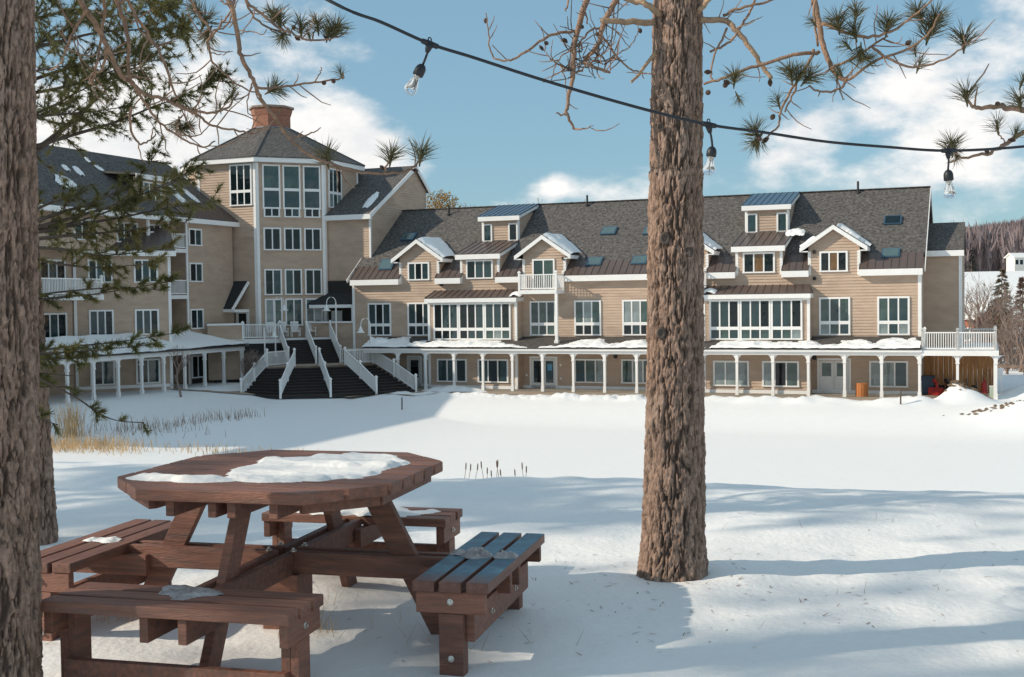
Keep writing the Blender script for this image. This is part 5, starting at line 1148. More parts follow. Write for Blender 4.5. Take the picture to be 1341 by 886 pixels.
# shared crown for what stands above the frame and for the shade trees beside it
def crown_mesh(seed, h=10.5, r=3.0, nb_=40, per=15):
    rnd = random.Random(seed); mb = MB()
    for b_ in range(nb_):
        f = b_ / nb_; z = f * h; az = b_ * 2.4 + rnd.uniform(-.3, .3); ln = r * (1.05 - f * .8) * rnd.uniform(.55, 1.15); d = Vector((math.cos(az), math.sin(az), rnd.uniform(.0, .35)))
        p1 = Vector((0, 0, z)); p2 = p1 + d * ln; mb.beam(p1, p2, .05, .05)
        for k in range(per):
            t = rnd.uniform(.45, 1.05); c = p1 + d * ln * t + Vector((rnd.gauss(0, .22), rnd.gauss(0, .22), rnd.gauss(.08, .14)))
            for j in range(5):
                e = Vector((rnd.gauss(0, 1), rnd.gauss(0, 1), rnd.gauss(.3, .7))).normalized(); s_ = e.cross(Vector((rnd.random() - .5, rnd.random() - .5, rnd.random()))).normalized() * .05
                mb.add([c - s_, c + s_, c + e * .30], [(0, 1, 2)])
    return mb.mesh('crown', M_needle2)
CROWNS = [crown_mesh(3), crown_mesh(4)]

# --- the big pine in front, trunk bare of bark plates nowhere, branches from the photograph
PM = Pine(.84, 6.05, 'large bare trunked pine standing right of the picnic table'); D = 6.05
def tr(py, c, hw): q = PM.l(at_depth(c, py, D)); return (q.z, q.x, q.y, hw * D / FPX)
bark_trunk('trunk', PM.root, [(-.25, tr(760, 881, 45)[1], .0, .172), tr(760, 881, 43.5), tr(700, 882, 40.5), tr(620, 883.5, 39.5), tr(500, 884, 37.5), tr(300, 884, 35.2), tr(150, 886, 33), tr(0, 888, 31.2), tr(-60, 889, 30)], 280, .0075, 5, .03)
for px, py, sc in ((866, 436, 1.2), (898, 441, 1.1), (897, 545, 1.0), (865, 166, .9), (898, 160, 1.3), (871, 312, 1.3), (903, 330, 1.0)):
    q = PM.l(at_depth(px, py, 6.05 - .125)); o = MB().lathe([(.002, -.02), (.016, -.012), (.021, .0), (.017, .006), (.009, .002), (.004, -.004)], 10).build('knot', M_twigdark, PM.root, True, loc=q); o.rotation_euler = (R(90), 0, 0); o.scale = (sc, sc * 1.25, 1)
q0 = tr(-55, 889, 30)
bark_trunk('upper_trunk', PM.root, [(q0[0] - .05, q0[1], q0[2], q0[3] + .002), (7, q0[1] + .1, q0[2], .09), (13, q0[1] + .05, q0[2], .05), (15.5, q0[1], q0[2], .015)], 60, .05, 6)
place('crown', CROWNS[0], PM.root, (q0[1] + .05, q0[2], 6.2)).scale = (.8, .8, .85)
Pb = lambda px, r0, r1, Y=(6.0, 5.9), tw=0, m=None, **k: PM.branch(PM.path(px, Y), r0, r1, m, tw, **k)
Pb([(856, 29), (820, 28), (787, 26)], .017, .013, m=M_deadwood, name='branch_stub'); Pb([(866, 20), (846, 5), (825, 0), (800, -14)], .018, .010, m=M_deadwood, tw=2, name='branch_stub')
Pb([(858, 68), (837, 97), (826.5, 107)], .010, .006, m=M_deadwood, tw=1, name='branch_stub')
Pb([(915, 26), (947, 26), (962, 37), (982, 62), (997, 84), (1010, 102)], .016, .010, m=M_deadwood, tw=4, name='branch_stub')
Pb([(905, 25), (925, 3), (936, -12)], .016, .01, m=M_deadwood, name='branch_stub')
Pb([(886, -160), (830, -90), (783, -40), (768, 0), (755.4, 45), (750, 74.5), (750, 101.6), (743, 135), (743, 149), (751, 168)], .020, .006, tw=7)
Pb([(743, 149), (735, 150), (728, 147)], .006, .003); Pb([(751, 168), (763, 169), (776, 164)], .006, .002, tw=1)
Pb([(884, -150), (850, -80), (818, -25), (807, 0), (791.6, 29), (782.5, 58.7), (766.7, 76.7), (770, 84), (790, 92), (799, 94)], .020, .006, tw=10)
Pb([(755, 40.6), (728, 44), (706, 54), (683, 72), (665, 79), (648, 76), (641, 62), (640, 40.6), (637, 16)], .008, .0025, tw=3); Pb([(664, 79), (652, 67), (644, 58)], .003, .002)
Pb([(789, 47), (807, 72), (823, 88), (840, 95), (855, 97)], .006, .003, tw=2); Pb([(787, 36), (772, 40), (755, 61), (737, 72), (728, 83.5)], .006, .0025, tw=5)
Pb([(748, 92), (735, 86), (722, 78), (714, 68)], .006, .0025, tw=4); Pb([(714, 68), (712, 50), (709, 35)], .003, .0018); Pb([(728, 83), (722, 104), (721, 106)], .003, .002); Pb([(734, 86), (740, 104), (742, 124)], .004, .002)
Pb([(790, 92), (800, 76), (820, 64), (833, 48), (836, 32)], .004, .002, tw=4); Pb([(750, 96), (762, 92), (768, 82), (776, 68)], .006, .003, tw=6); Pb([(805, -20), (803, 20), (801, 60), (799, 90)], .004, .0025, tw=3); Pb([(812, -20), (808, 30), (801, 62)], .003, .002)
Pb([(770, 30), (766, 10), (770, -20)], .004, .004, tw=2); Pb([(748, -30), (745, 0), (740, 14)], .006, .004)
for k in range(14):
    x, y = PM.rnd.uniform(740, 800), PM.rnd.uniform(50, 95); Pb([(x, y), (x + PM.rnd.uniform(-18, 18), y + PM.rnd.uniform(-14, 14)), (x + PM.rnd.uniform(-34, 34), y + PM.rnd.uniform(-22, 10))], .004, .0018, tw=2, m=M_twigdark)
for px, py in ((636, 30), (764, 36), (743, 56), (782, 45), (712, 66), (718, 57), (839, 43)): PM.cone(px, py, 5.95, .9)
Pb([(930, 67), (947, 60), (962, 47), (978, 22), (989, 0), (1000, -30)], .006, .006, tw=3); Pb([(947, 20), (964, 12), (984, 7), (1009, 0), (1030, -10)], .008, .005, tw=2)
Pb([(952, 37), (940, 62), (937, 67), (931, 97), (933, 104)], .006, .004, tw=2)
Pb([(905, -140), (1000, -90), (1050, -40), (1066, 0), (1076, 50), (1086, 82), (1101, 102), (1110, 104)], .020, .009, (6.0, 5.7), tw=6)
Pb([(922, 109), (945, 103), (972, 92), (1004, 82), (1039, 72), (1074, 68)], .006, .010, (5.9, 5.75), tw=4)
Pb([(1066, 65), (1059, 84), (1044, 104), (1024, 141.6), (1019, 164), (999, 185)], .008, .004, (5.75, 5.6), tw=4); Pb([(1044, 104), (1040, 120), (1027, 146)], .006, .004, (5.7, 5.6), tw=2)
Pb([(1110, 104), (1098, 117), (1074, 120), (1059, 112)], .007, .004, (5.7, 5.6), tw=2); Pb([(1072, 60), (1066, 20), (1070, -10)], .006, .006, (5.75, 5.75))
Pb([(1090, 92), (1111.6, 104), (1146, 79), (1184, 66), (1213, 47), (1232, 16)], .008, .004, (5.7, 5.5), tw=6); Pb([(1143, 62), (1162, 76), (1197, 87), (1238, 77), (1262, 60), (1263, 47)], .007, .003, (5.65, 5.5), tw=4)
Pb([(1077, 30), (1121, 47), (1159, 44), (1197, 20.5), (1219, 0)], .009, .004, (5.7, 5.5), tw=5); Pb([(1088, 90), (1127, 69.5), (1150, 54), (1162, 47)], .007, .004, (5.7, 5.6), tw=5); Pb([(1098, 104), (1101, 120), (1105, 130)], .004, .003, (5.65, 5.6), tw=1)
for px, py, d, sc, sm_ in ((962, 104, (.2, 0, 1), .85, 0), (967, 128, (.3, 0, -1), .7, 1), (1036, 98, (-.3, 0, 1), 1, 0), (1058, 102, (.5, 0, .8), 1, 0), (1046, 100, (.2, 0, 1), .9, 0), (1019, 132, (-.5, 0, .8), .85, 1), (990, 172, (-.3, 0, 1), .95, 0), (992, 182, (-.5, 0, -.8), 1, 0),
                           (1097, 30, (-.3, 0, 1), 1.1, 0), (1121, 18, (0, 0, 1), .9, 0), (1119, 42, (-.3, 0, 1), 1, 0), (1127, 68, (.1, 0, -1), .95, 0), (1162, 34, (.1, 0, 1), 1.1, 0), (1203, 18, (-.3, 0, 1), 1.0, 0), (1217, 42, (.35, 0, 1), 1.25, 0), (1224, 28, (.2, 0, 1), 1.1, 0), (1136, 76, (.6, 0, .2), .9, 1), (1099, 92, (-.4, 0, .8), .8, 1), (1198, 64, (-.3, 0, 1), .8, 1), (1204, 84, (.1, 0, .6), .9, 1), (1262, 54, (.2, 0, 1), 1.15, 0), (1108, 58, (-.5, 0, .4), .9, 1), (1096, 100, (-.2, 0, .6), .7, 1), (1064, 28, (-.5, 0, .6), .7, 1)):
    PM.tuft(px, py, 5.6, d, sc, bool(sm_))
for px, py in ((922, 94), (948, 112), (948, 106), (926, 122), (1009, 113), (1010, 156), (992, 181), (998, 187), (1186, 58)): PM.cone(px, py, 5.6, 1.05)

# --- the pine whose trunk fills the left edge, with the long drooping branches
PL = Pine(-1.87, 4.4, 'dark furrowed pine trunk filling the left edge of the view'); DL = 4.4
def tl_(py, c, hw): q = PL.l(at_depth(c, py, DL)); return (q.z, q.x, q.y, hw * DL / FPX)
bark_trunk('trunk', PL.root, [(-.35, tl_(900, 0, 51)[1], 0, .148), tl_(886, 0, 50.5), tl_(600, -1, 49), tl_(300, -2, 46), tl_(0, -3, 43.5), tl_(-60, -3, 43)], 300, .0075, 25)
q0 = tl_(-55, -3, 43)
bark_trunk('upper_trunk', PL.root, [(q0[0] - .05, q0[1], q0[2], q0[3] + .002), (7, q0[1] - .1, q0[2], .09), (12.5, q0[1], q0[2], .04), (14, q0[1], q0[2], .012)], 60, .05, 26)
place('crown', CROWNS[1], PL.root, (q0[1], q0[2], 5.6)).scale = (.8, .8, .8)
Lb = lambda px, r0, r1, Y=(4.6, 5.0), tw=0, m=None, **k: PL.branch(PL.path(px, Y), r0, r1, m, tw, **k)
Lb([(0, -260), (60, -90), (105.5, 0), (124.5, 30), (139.4, 59.6), (158, 97.5), (169, 105.6), (190.8, 123), (218, 130), (248, 144.5), (277, 147), (299, 139), (313, 119)], .013, .0035, tw=12)
Lb([(230, 134), (262, 153), (277, 164), (313.5, 171), (333, 174), (353, 167)], .006, .003, (4.9, 5), tw=5)
Lb([(10, -240), (110, -80), (151.6, 0), (166.5, 43), (169, 92), (174.6, 108)], .011, .006, tw=5); Lb([(60, -120), (125, -40), (136.7, 0), (134, 35), (123, 100), (117.7, 109.7)], .009, .0035, tw=5)
Lb([(158, 5), (166.5, 0), (191, 40.6), (212.5, 76), (223, 108), (232, 128)], .008, .004, tw=6); Lb([(172, 141), (169, 160), (180, 187), (191, 186), (204, 176)], .006, .003, tw=2); Lb([(174, 108), (185, 128), (201.7, 151.7), (218, 168), (245, 184), (266.7, 192), (280, 185.5)], .006, .003, tw=6)
Lb([(139, 60), (134, 90), (121, 96), (116, 110)], .006, .003, tw=3); Lb([(113, 12), (97, 40), (88, 62), (80, 82), (66, 92)], .006, .003, tw=6); Lb([(85, 60), (110, 72), (130, 70)], .004, .003, tw=2); Lb([(173, 10), (185, 42), (196, 52)], .004, .002, tw=2)
Lb([(60, -200), (190, -70), (250, 0), (257, 14), (276.7, 42.5), (272, 54), (276.7, 76.5), (293.6, 96), (316, 113), (336, 122)], .007, .003, (4.6, 5.1), tw=10); Lb([(272, 54), (290, 30), (304, 12), (310, -8)], .005, .004, (5, 5), tw=5); Lb([(278, 40), (296, 34), (304, 14), (288, 0)], .004, .004, (5, 5), tw=4)
Lb([(20, -300), (200, -140), (280, -40), (300.7, 0), (310.6, 42.5), (313.5, 68), (326, 93.5), (336, 116), (344.6, 133), (364.5, 161.5), (390, 192.6), (424, 211), (466.5, 224), (503, 226.6), (531.6, 224), (543, 218), (550, 210)], .0115, .004, (4.6, 5.2), tw=9)
Lb([(503, 226), (508, 214), (514, 202)], .005, .003, (5.2, 5.2)); Lb([(390, 180), (408, 174), (420, 167)], .004, .002, (5.1, 5.1)); Lb([(424, 211), (432, 208), (428, 200)], .004, .003, (5.15, 5.15)); Lb([(356, 150), (366, 148), (368, 142)], .003, .002, (5.05, 5.05)); Lb([(331, 108), (324, 128), (326, 148), (334, 151)], .003, .002, (5, 5))
Lb([(200, -180), (290, -60), (322, 0), (342, 17), (361.6, 34), (381.5, 42.5), (401, 51), (429.6, 51), (440, 45), (444, 34)], .007, .003, (4.7, 5.2), tw=4); Lb([(322, 2), (333, 22), (352, 36), (380, 47)], .005, .004, (5, 5.15), tw=3)
for a_, b_ in (((381, 42), (367, 26)), ((395, 49), (394, 34)), ((410, 51), (416, 34)), ((372, 40), (360, 22))): Lb([a_, ((a_[0] + b_[0]) / 2 - 2, (a_[1] + b_[1]) / 2), b_], .004, .003, (5.15, 5.15))
Lb([(336, 115), (355, 115), (378.6, 113), (412.6, 107.6), (446.6, 102), (449.5, 93.5)], .006, .003, (5, 5.2), tw=3); Lb([(412, 107), (418, 96), (421, 88)], .003, .002, (5.1, 5.1)); Lb([(314, 40), (330, 42), (344, 44), (349, 39)], .003, .0015, (5, 5)); Lb([(276, 68), (290, 71), (302, 67)], .003, .0015, (5, 5)); Lb([(236, 160), (230, 172), (246, 178), (262, 176), (274, 165)], .004, .002, (4.95, 5), tw=3)
for px, py, d, sc, sm_ in ((428.5, 207, (0, 0, 1), 1.1, 0), (512, 206, (.1, 0, 1), 1.0, 0), (551, 203, (.2, 0, 1), 1.15, 0), (366, 28, (0, 0, 1), 1.05, 0), (394, 36, (0, 0, 1), .95, 0), (416, 34, (.1, 0, 1), .95, 0), (438, 40, (.4, 0, .8), 1.15, 0), (371, 46, (-.4, 0, -.6), .8, 0), (358, 22, (-.2, 0, 1), .9, 0), (358, 117, (.3, 0, .3), 1.0, 0), (446, 95, (-.3, 0, 1), .7, 1), (268, 28, (.3, 0, .8), 1.1, 0), (272, 44, (-.2, 0, -.5), 1.0, 0), (258, 12, (-.5, 0, .6), .9, 0), (235, 163, (.3, 0, -.5), 1.0, 0), (243, 166, (.4, 0, .2), .9, 0), (300, 128, (0, 0, .2), .9, 1), (305, 120, (.2, 0, 1), .8, 1), (288, 140, (-.2, 0, .8), .7, 1), (222, 108, (.3, 0, .5), .8, 1), (430, 44, (.2, 0, 1), .9, 0), (404, 44, (0, 0, .6), .8, 1)):
    PL.tuft(px, py, 5.1, d, sc * .88, bool(sm_))
for px, py in ((426.5, 108), (438.5, 107), (393, 52), (431, 52), (385, 38), (274, 46), (246, 166), (503, 222), (540, 222)): PL.cone(px, py, 5.1, .8)

# --- white pine behind it: soft fine foliage on long level boughs
PW = Pine(-3.02, 7.3, 'soft dark green white pine with level boughs behind the left trunk'); DW = 7.3
def tw_(py, c, hw): q = PW.l(at_depth(c, py, DW)); return (q.z, q.x, q.y, hw * DW / FPX)
bark_trunk('trunk', PW.root, [(-.3, tw_(712, 47, 28)[1], 0, .14), tw_(712, 47, 27.5), tw_(460, 32, 26), tw_(200, 18, 23), tw_(-40, 8, 20), (7.5, tw_(-40, 8, 20)[1] - .2, 0, .06), (9.5, tw_(-40, 8, 20)[1] - .25, 0, .02)], 160, .013, 45, .012)
rw = random.Random(77)
def bough(px, Y, r0, dens=1.0, spread=.30, nl=.052, droop=.05, clump=20):
    """a woody bough with side twigs; needle fans sit on the twigs"""
    pts = spline(PW.path(px, Y), 6); L = sum((b_ - a_).length for a_, b_ in zip(pts[:-1], pts[1:])); wood = MB(); wood.tube(pts, [max(.003, r0 * (1 - i / len(pts))) for i in range(len(pts))], 6)
    fol = MB(); n = int(L / .042 * dens)
    def fan(c, d):
        for j in range(clump):
            e = (d * rw.uniform(.4, 1.5) + Vector((rw.gauss(0, .5), rw.gauss(0, .5), rw.gauss(.0, .42)))).normalized(); l = nl * rw.uniform(.6, 1.2); s_ = e.cross(Vector((rw.random() - .5, rw.random() - .5, rw.random() - .5)))  .normalized() * .0024
            fol.add([c - s_, c + s_, c + e * l], [(0, 1, 2)])
    for i in range(n):
        t = (.12 + .88 * rw.random() ** .8) * (len(pts) - 1.01); k = int(t); p_ = pts[k].lerp(pts[k + 1], t - k); d = (pts[k + 1] - pts[k]).normalized()
        sd_ = Vector((rw.uniform(-.3, .3), rw.uniform(-1, 1), rw.uniform(-.75, .75))).normalized(); ln = spread * rw.uniform(.35, 1.1) * (1.15 - t / len(pts) * .6); dd = (d * .7 + sd_).normalized(); q = [p_]
        for j in range(5): q.append(q[-1] + dd * ln / 5); dd = (dd + Vector((rw.gauss(0, .14), rw.gauss(0, .14), rw.gauss(.05 - droop, .12)))).normalized()
        wood.tube(q, [.0035, .003, .0026, .0022, .0018, .0012], 4, False)
        for j in range(1, 6):
            if rw.random() < .92: fan(q[j].lerp(q[j - 1], rw.random()), (q[j] - q[j - 1]).normalized())
    b_ = wood.build('bough', M_twigdark, PW.root, True); o = fol.build('needles', M_needle2, b_); o['kind'] = 'stuff'
for px, Y, r0, dn, sp_ in (
    ([(20, -20), (70, -8), (150, -4), (228, 8)], (7.4, 8.2), .014, 2.0, .30), ([(20, 72), (60, 52), (110, 28), (170, 18), (230, 10)], (7.4, 8.4), .014, 2.1, .32), ([(20, 68), (70, 56), (130, 42), (190, 38), (240, 34)], (7.3, 8.0), .014, 2.0, .30),
    ([(20, 112), (80, 92), (150, 72), (205, 60), (246, 44)], (7.4, 8.3), .014, 1.9, .30), ([(20, 126), (90, 112), (150, 92), (215, 76)], (7.3, 7.8), .012, 2.1, .32), ([(18, 160), (70, 138), (120, 112), (190, 92)], (7.4, 8.4), .012, 2.0, .30),
    ([(18, 215), (50, 195), (95, 158), (135, 121), (160, 100)], (7.4, 8.6), .032, .8, .30), ([(18, 200), (90, 178), (150, 160), (205, 138), (250, 122), (292, 100)], (7.3, 7.9), .014, 2.0, .26), ([(18, 156), (70, 150), (120, 146), (172, 138)], (7.2, 7.5), .012, 2.0, .30), ([(18, 30), (60, 20), (110, 10)], (7.1, 7.2), .012, 2.2, .36), ([(18, 100), (60, 90), (100, 84)], (7.1, 7.2), .012, 2.0, .34),
    ([(16, 300), (80, 278), (130, 262), (180, 232), (206, 198)], (7.2, 7.6), .014, 1.1, .21), ([(16, 306), (90, 286), (150, 268), (210, 244), (258, 218)], (7.2, 7.7), .014, 1.15, .21), ([(16, 310), (90, 296), (160, 284), (230, 270), (286, 262)], (7.2, 7.8), .014, 1.15, .21), ([(16, 316), (90, 308), (150, 303), (245, 290)], (7.1, 7.6), .014, 1.1, .21), ([(16, 322), (80, 326), (140, 334), (228, 324)], (7.0, 7.4), .012, 1.0, .18), ([(16, 330), (70, 344), (130, 350), (205, 344)], (7.0, 7.3), .012, .9, .16), ([(16, 290), (60, 268), (90, 258), (120, 240)], (7.2, 7.4), .012, 1.0, .20), ([(16, 308), (100, 290), (180, 262), (232, 236)], (7.4, 8.0), .012, 1.0, .18),
    ([(14, 398), (70, 390), (130, 384), (225, 368)], (7.1, 7.6), .010, 1.0, .12), ([(14, 392), (80, 382), (160, 376), (212, 380)], (7.2, 7.5), .008, .8, .10), ([(14, 470), (70, 456), (150, 448), (240, 434)], (7.1, 7.6), .010, 1.1, .11), ([(14, 466), (70, 462), (130, 458), (205, 450)], (7.0, 7.4), .010, 1.0, .10), ([(14, 474), (60, 470), (110, 468)], (7.0, 7.2), .008, 1.2, .14), ([(14, 486), (50, 488), (96, 492)], (6.9, 7.1), .008, 1.0, .12), ([(14, 500), (50, 506), (90, 506)], (6.9, 7.1), .008, .8, .11)):
    bough(px, Y, r0, dn, sp_)
bough([(14, 476), (60, 500), (99, 520), (130, 541), (156, 551), (188, 553)], (6.9, 7.2), .009, .45, .12); bough([(30, 540), (50, 548), (76, 556)], (6.9, 7.0), .006, 1.0, .1)

# --- pine right of the frame: its lowest twigs reach in and the light string ends on it
PR = Pine(3.3, 3.75, 'pine twigs with tufts reaching in at the right edge'); 
bark_trunk('trunk', PR.root, [(-.3, 0, 0, .16), (0, 0, 0, .15), (4, .03, 0, .11), (9, 0, 0, .04)], 90, .04, 65, .01); place('crown', CROWNS[0], PR.root, (0, 0, 4.4)).scale = (.55, .55, .5)
Rb = lambda px, r0, r1, Y=(3.35, 3.3), tw=0: PR.branch(PR.path(px, Y), r0, r1, None, tw)
Rb([(2040, 40), (1700, 120), (1460, 150), (1400, 150), (1341, 144), (1307, 139), (1282, 142), (1269.6, 135), (1266, 126)], .016, .0022, (3.7, 3.28), tw=3); Rb([(2040, 40), (1640, 110), (1440, 132), (1390, 150), (1341, 172), (1314, 189.6), (1292, 200.6), (1263, 205), (1251, 200.6)], .013, .002, (3.7, 3.28), tw=3); Rb([(1316, 188), (1310, 178), (1304, 166)], .002, .0015); Rb([(1360, 148), (1350, 134), (1342, 122)], .003, .002)
for px, py, d, sc, sm_ in ((1266, 126, (-.1, 0, 1), .58, 0), (1246, 192, (-.2, 0, 1), .62, 0), (1252, 203, (.1, 0, -1), .5, 1), (1306, 164, (-.2, 0, 1), .55, 1), (1336, 134, (-.1, 0, 1), .58, 0), (1339, 106, (0, 0, 1), .5, 1), (1330, 174, (.1, 0, .8), .5, 1)): PR.tuft(px, py, 3.3, d, sc, bool(sm_))
for px, py in ((1304, 136), (1295, 201), (1320, 182)): PR.cone(px, py, 3.3, .55)

# --- pines standing left of the view: only their broken shade reaches the snow
for i, (x, y, sc, k, lb) in enumerate(((-15.5, 6.4, 1.0, 0, 'nearest tall pine left of the view'), (-23.0, 6.0, 1.15, 1, 'tallest pine farther left of the view'), (-18.0, 1.3, .9, 1, 'high crowned pine left of the view, level with the near bench'), (-28.0, 3.9, 1.1, 0, 'farthest pine left of the view'))):
    r_ = root('pine_tree', (x, y, gz(x, y) - .1), 0, lb + ', shading the snow', 'tree', 'pines left of the view')
    mb = MB(); mb.tube([(0, 0, 0), (.1, 0, 5), (0, .1, 11 * sc), (0, 0, 15 * sc)], [.2, .16, .09, .02], 10); mb.build('trunk', M_greybark, r_, True)
    o = place('crown', CROWNS[k], r_, (0, 0, (9.5 if sc < 1 else 4.2) * sc)); o.scale = (sc, sc, sc * (.6 if sc < 1 else 1)); o.rotation_euler.z = i * 1.7

# ------------------------------------------------------------------ light string
cpx = [(430, 0, 2.27), (500, 29, 2.31), (563, 57, 2.35), (620, 75, 2.38), (700, 101, 2.42), (780, 125, 2.46), (860, 147, 2.50), (928, 163, 2.54), (1000, 173, 2.58), (1080, 185, 2.63), (1160, 192, 2.68), (1242, 197, 2.73), (1341, 191.5, 2.80), (1440, 178, 2.9)]
cp = [at_depth(*q) for q in cpx]; left_end = Vector((-1.80, 4.28, 3.55)); right_end = PR.o + Vector((-.1, -.1, 2.35))
LS = root('light_string', cp[2], 0, 'black outdoor light string with three clear bulbs sagging across the view', 'string light')
mb = MB(); mb.tube([q - cp[2] for q in spline([left_end, left_end.lerp(cp[0], .45) + Vector((-.05, -.2, -.16)), left_end.lerp(cp[0], .8) + Vector((-.02, -.1, -.07))] + cp + [right_end], 6)], .0032, 8); mb.build('cable', M_socket, LS, True)
def hang(i, ax_px, sock_px, end_px, Y):
    a_ = cp[i] - cp[2]; d1 = at_depth(*ax_px, Y) - cp[2]; d2 = at_depth(*sock_px, Y) - cp[2]; d3 = at_depth(*end_px, Y) - cp[2]; L_ = LS
    mb = MB(); t = (cp[i + 1] - cp[i - 1]).normalized(); mb.tube([a_ - t * .017, a_ - t * .010, a_, a_ + t * .010, a_ + t * .017], [.0052, .0056, .0062, .0056, .0052], 8)
    dn = (d1 - a_).normalized(); mb.tube([a_ - dn * .001, a_ + dn * .011, a_ + dn * .018], [.0085, .0062, .0038], 8)
    ring = [a_ + Vector((0, 0, .0085)) + t * (.0035 * math.cos(w)) + Vector((0, 0, .0035 * math.sin(w))) for w in [2 * math.pi * k / 10 for k in range(11)]]; mb.tube(ring, .0013, 5); mb.build('connector', M_socket, L_, True)
    MB().tube(spline([a_ + dn * .014, a_.lerp(d1, .55) + Vector((.001, 0, 0)), d1], 4), .0024, 8).build('drop_cord', M_socket, L_, True)
    ax = (d2 - d1).normalized(); ls = (d2 - d1).length
    q = MB(); q.lathe([(.0025, 0), (.006, .0015), (.0098, .007), (.0108, .012), (.0108, ls * .93), (.0092, ls)], 16); s_ = q.build('socket', M_socket, L_, True, loc=d1); s_.rotation_euler = ax.to_track_quat('Z', 'Y').to_euler()
    lb = (d3 - d2).length; q = MB(); q.lathe([(.0062, 0), (.0070, .004), (.0082, lb * .25), (.0118, lb * .52), (.0138, lb * .72), (.0126, lb * .86), (.0075, lb * .97), (.001, lb)], 20); g_ = q.build('bulb', M_bulb, s_, True, loc=(0, 0, ls))
    q = MB(); q.tube([(0, 0, ls), (0, 0, ls + .011)], [.0035, .002], 8); q.tube([(-.002, 0, ls + .010), (-.005, 0, ls + .024), (0, 0, ls + .027), (.005, 0, ls + .024), (.002, 0, ls + .010)], .0005, 4); q.tube([(0, 0, ls - .001), (0, 0, ls + .003)], .0068, 12); q.build('filament', M_bolt, s_, True)
hang(2, (554, 84), (546.5, 99), (539, 125), 2.35); hang(7, (933, 191.5), (931, 205), (927, 229), 2.54); hang(11, (1241.5, 222), (1242.5, 236.5), (1244, 260), 2.73)
tag(LS, None, None)

# ------------------------------------------------------------------ reeds, cattails, grass
def reed_patch(label, pts, n, hr, m, sd, wdt=.012, lean=.18, name='dry_reeds'):
    rnd = random.Random(sd); mb = MB()
    for i in range(n):
        t = rnd.random() * (len(pts) - 1); k = int(t); f = t - k; a_, b_ = pts[k], pts[k + 1]; x = a_[0] + (b_[0] - a_[0]) * f; y = a_[1] + (b_[1] - a_[1]) * f; w = a_[2] + (b_[2] - a_[2]) * f
        x += rnd.gauss(0, w); y += rnd.gauss(0, w * .8); z = gz(x, y) - .03; h = hr[0] + (hr[1] - hr[0]) * rnd.random(); d = Vector((rnd.gauss(0, lean), rnd.gauss(0, lean), 1)); p_ = Vector((x, y, z)); s_ = Vector((wdt, rnd.uniform(-.5, .5) * wdt, 0)) * .5
        mid = p_ + d * h * .6; tip = p_ + d * h + Vector((rnd.gauss(0, .12) * h, 0, -.06 * h)); mb.add([p_ - s_, p_ + s_, mid + s_ * .8, tip, mid - s_ * .8], [(0, 1, 2, 4), (4, 2, 3)])
    return tag(mb.build(name, m), label, 'reeds', kind='stuff')
def pond(px, py): q = at_height(px, py, -5.55); return q.x, q.y
def pl(*a_): return [(*pond(px, py), w) for px, py, w in a_]
reed_patch('golden dry reeds along the near pond shore at left', pl((56, 612, .5), (85, 608, .9), (120, 606, .9), (165, 607, .7)), 620, (.25, .85), M_reed, 1, .022, .32)
reed_patch('tall pale plume of dry grass above the golden reeds', pl((92, 596, .3), (97, 594, .3)), 90, (1.3, 2.1), M_reed, 2, .026, .1)
reed_patch('sparse golden stubble thinning out toward the picnic table', pl((200, 602, .9), (300, 602, .8), (390, 600, .6)), 170, (.2, .55), M_reed, 3, .026)
reed_patch('thin row of reddish brown reeds out on the pond ice', pl((165, 586, .5), (215, 580, .6), (260, 572, .6), (300, 567, .5), (332, 562, .3)), 150, (.3, .75), M_reedg, 4, .026)
reed_patch('scattered grey stalks on the shaded pond snow', pl((110, 592, 1.2), (180, 586, 1.6), (230, 584, 1.4)), 110, (.3, .8), M_reedg, 5, .022)
rnd = random.Random(5)
for i, px in enumerate((608, 613, 622, 634, 638, 646, 650, 654, 660, 677, 686, 688)):
    x, y = pond(px, 634 + rnd.uniform(-2, 3)); x_, y_ = x, y; h = rnd.uniform(.45, .85); r_ = root('cattail', (x_, y_, gz(x_, y_) - .05), 0, ('first', 'second', 'third', 'fourth', 'fifth', 'sixth', 'seventh', 'eighth', 'ninth', 'tenth', 'eleventh', 'twelfth')[i] + ' cattail from the left in the row behind the bank edge', 'cattail', 'cattails behind the bank edge')
    ln = rnd.uniform(-.12, .12); MB().tube([(0, 0, 0), (ln * .4, 0, h * .6), (ln, 0, h)], [.012, .011, .008], 5).build('stem', M_reedg, r_); MB().tube([(ln * .92, 0, h * .9), (ln, 0, h), (ln * 1.1, 0, h + .16), (ln * 1.12, 0, h + .22)], [.012, .026, .026, .006], 6).build('seed_head', M_cone, r_)
def grass(label, spots, sd, m=M_reedg, h0=.05, h1=.16, w=.003):
    rnd = random.Random(sd); mb = MB()
    for px, py, k in spots:
        c = at_height(px, py, 0)
        for j in range(k):
            x, y = c.x + rnd.gauss(0, .05), c.y + rnd.gauss(0, .05); p_ = Vector((x, y, gz(x, y) - .01)); h = rnd.uniform(h0, h1); d = Vector((rnd.gauss(0, .5), rnd.gauss(0, .3), 1)); s_ = Vector((w / 2, 0, 0)); mb.add([p_ - s_, p_ + s_, p_ + d * h], [(0, 1, 2)])
    tag(mb.build('dry_grass', m), label, 'grass', kind='stuff')
grass('dry grass stems and twigs poking through the snow under the table', ((392, 818, 26), (405, 822, 22), (420, 826, 14), (385, 836, 12), (450, 783, 5), (508, 808, 2), (150, 812, 14), (185, 806, 10), (540, 835, 3), (610, 850, 2)), 3, M_reed)
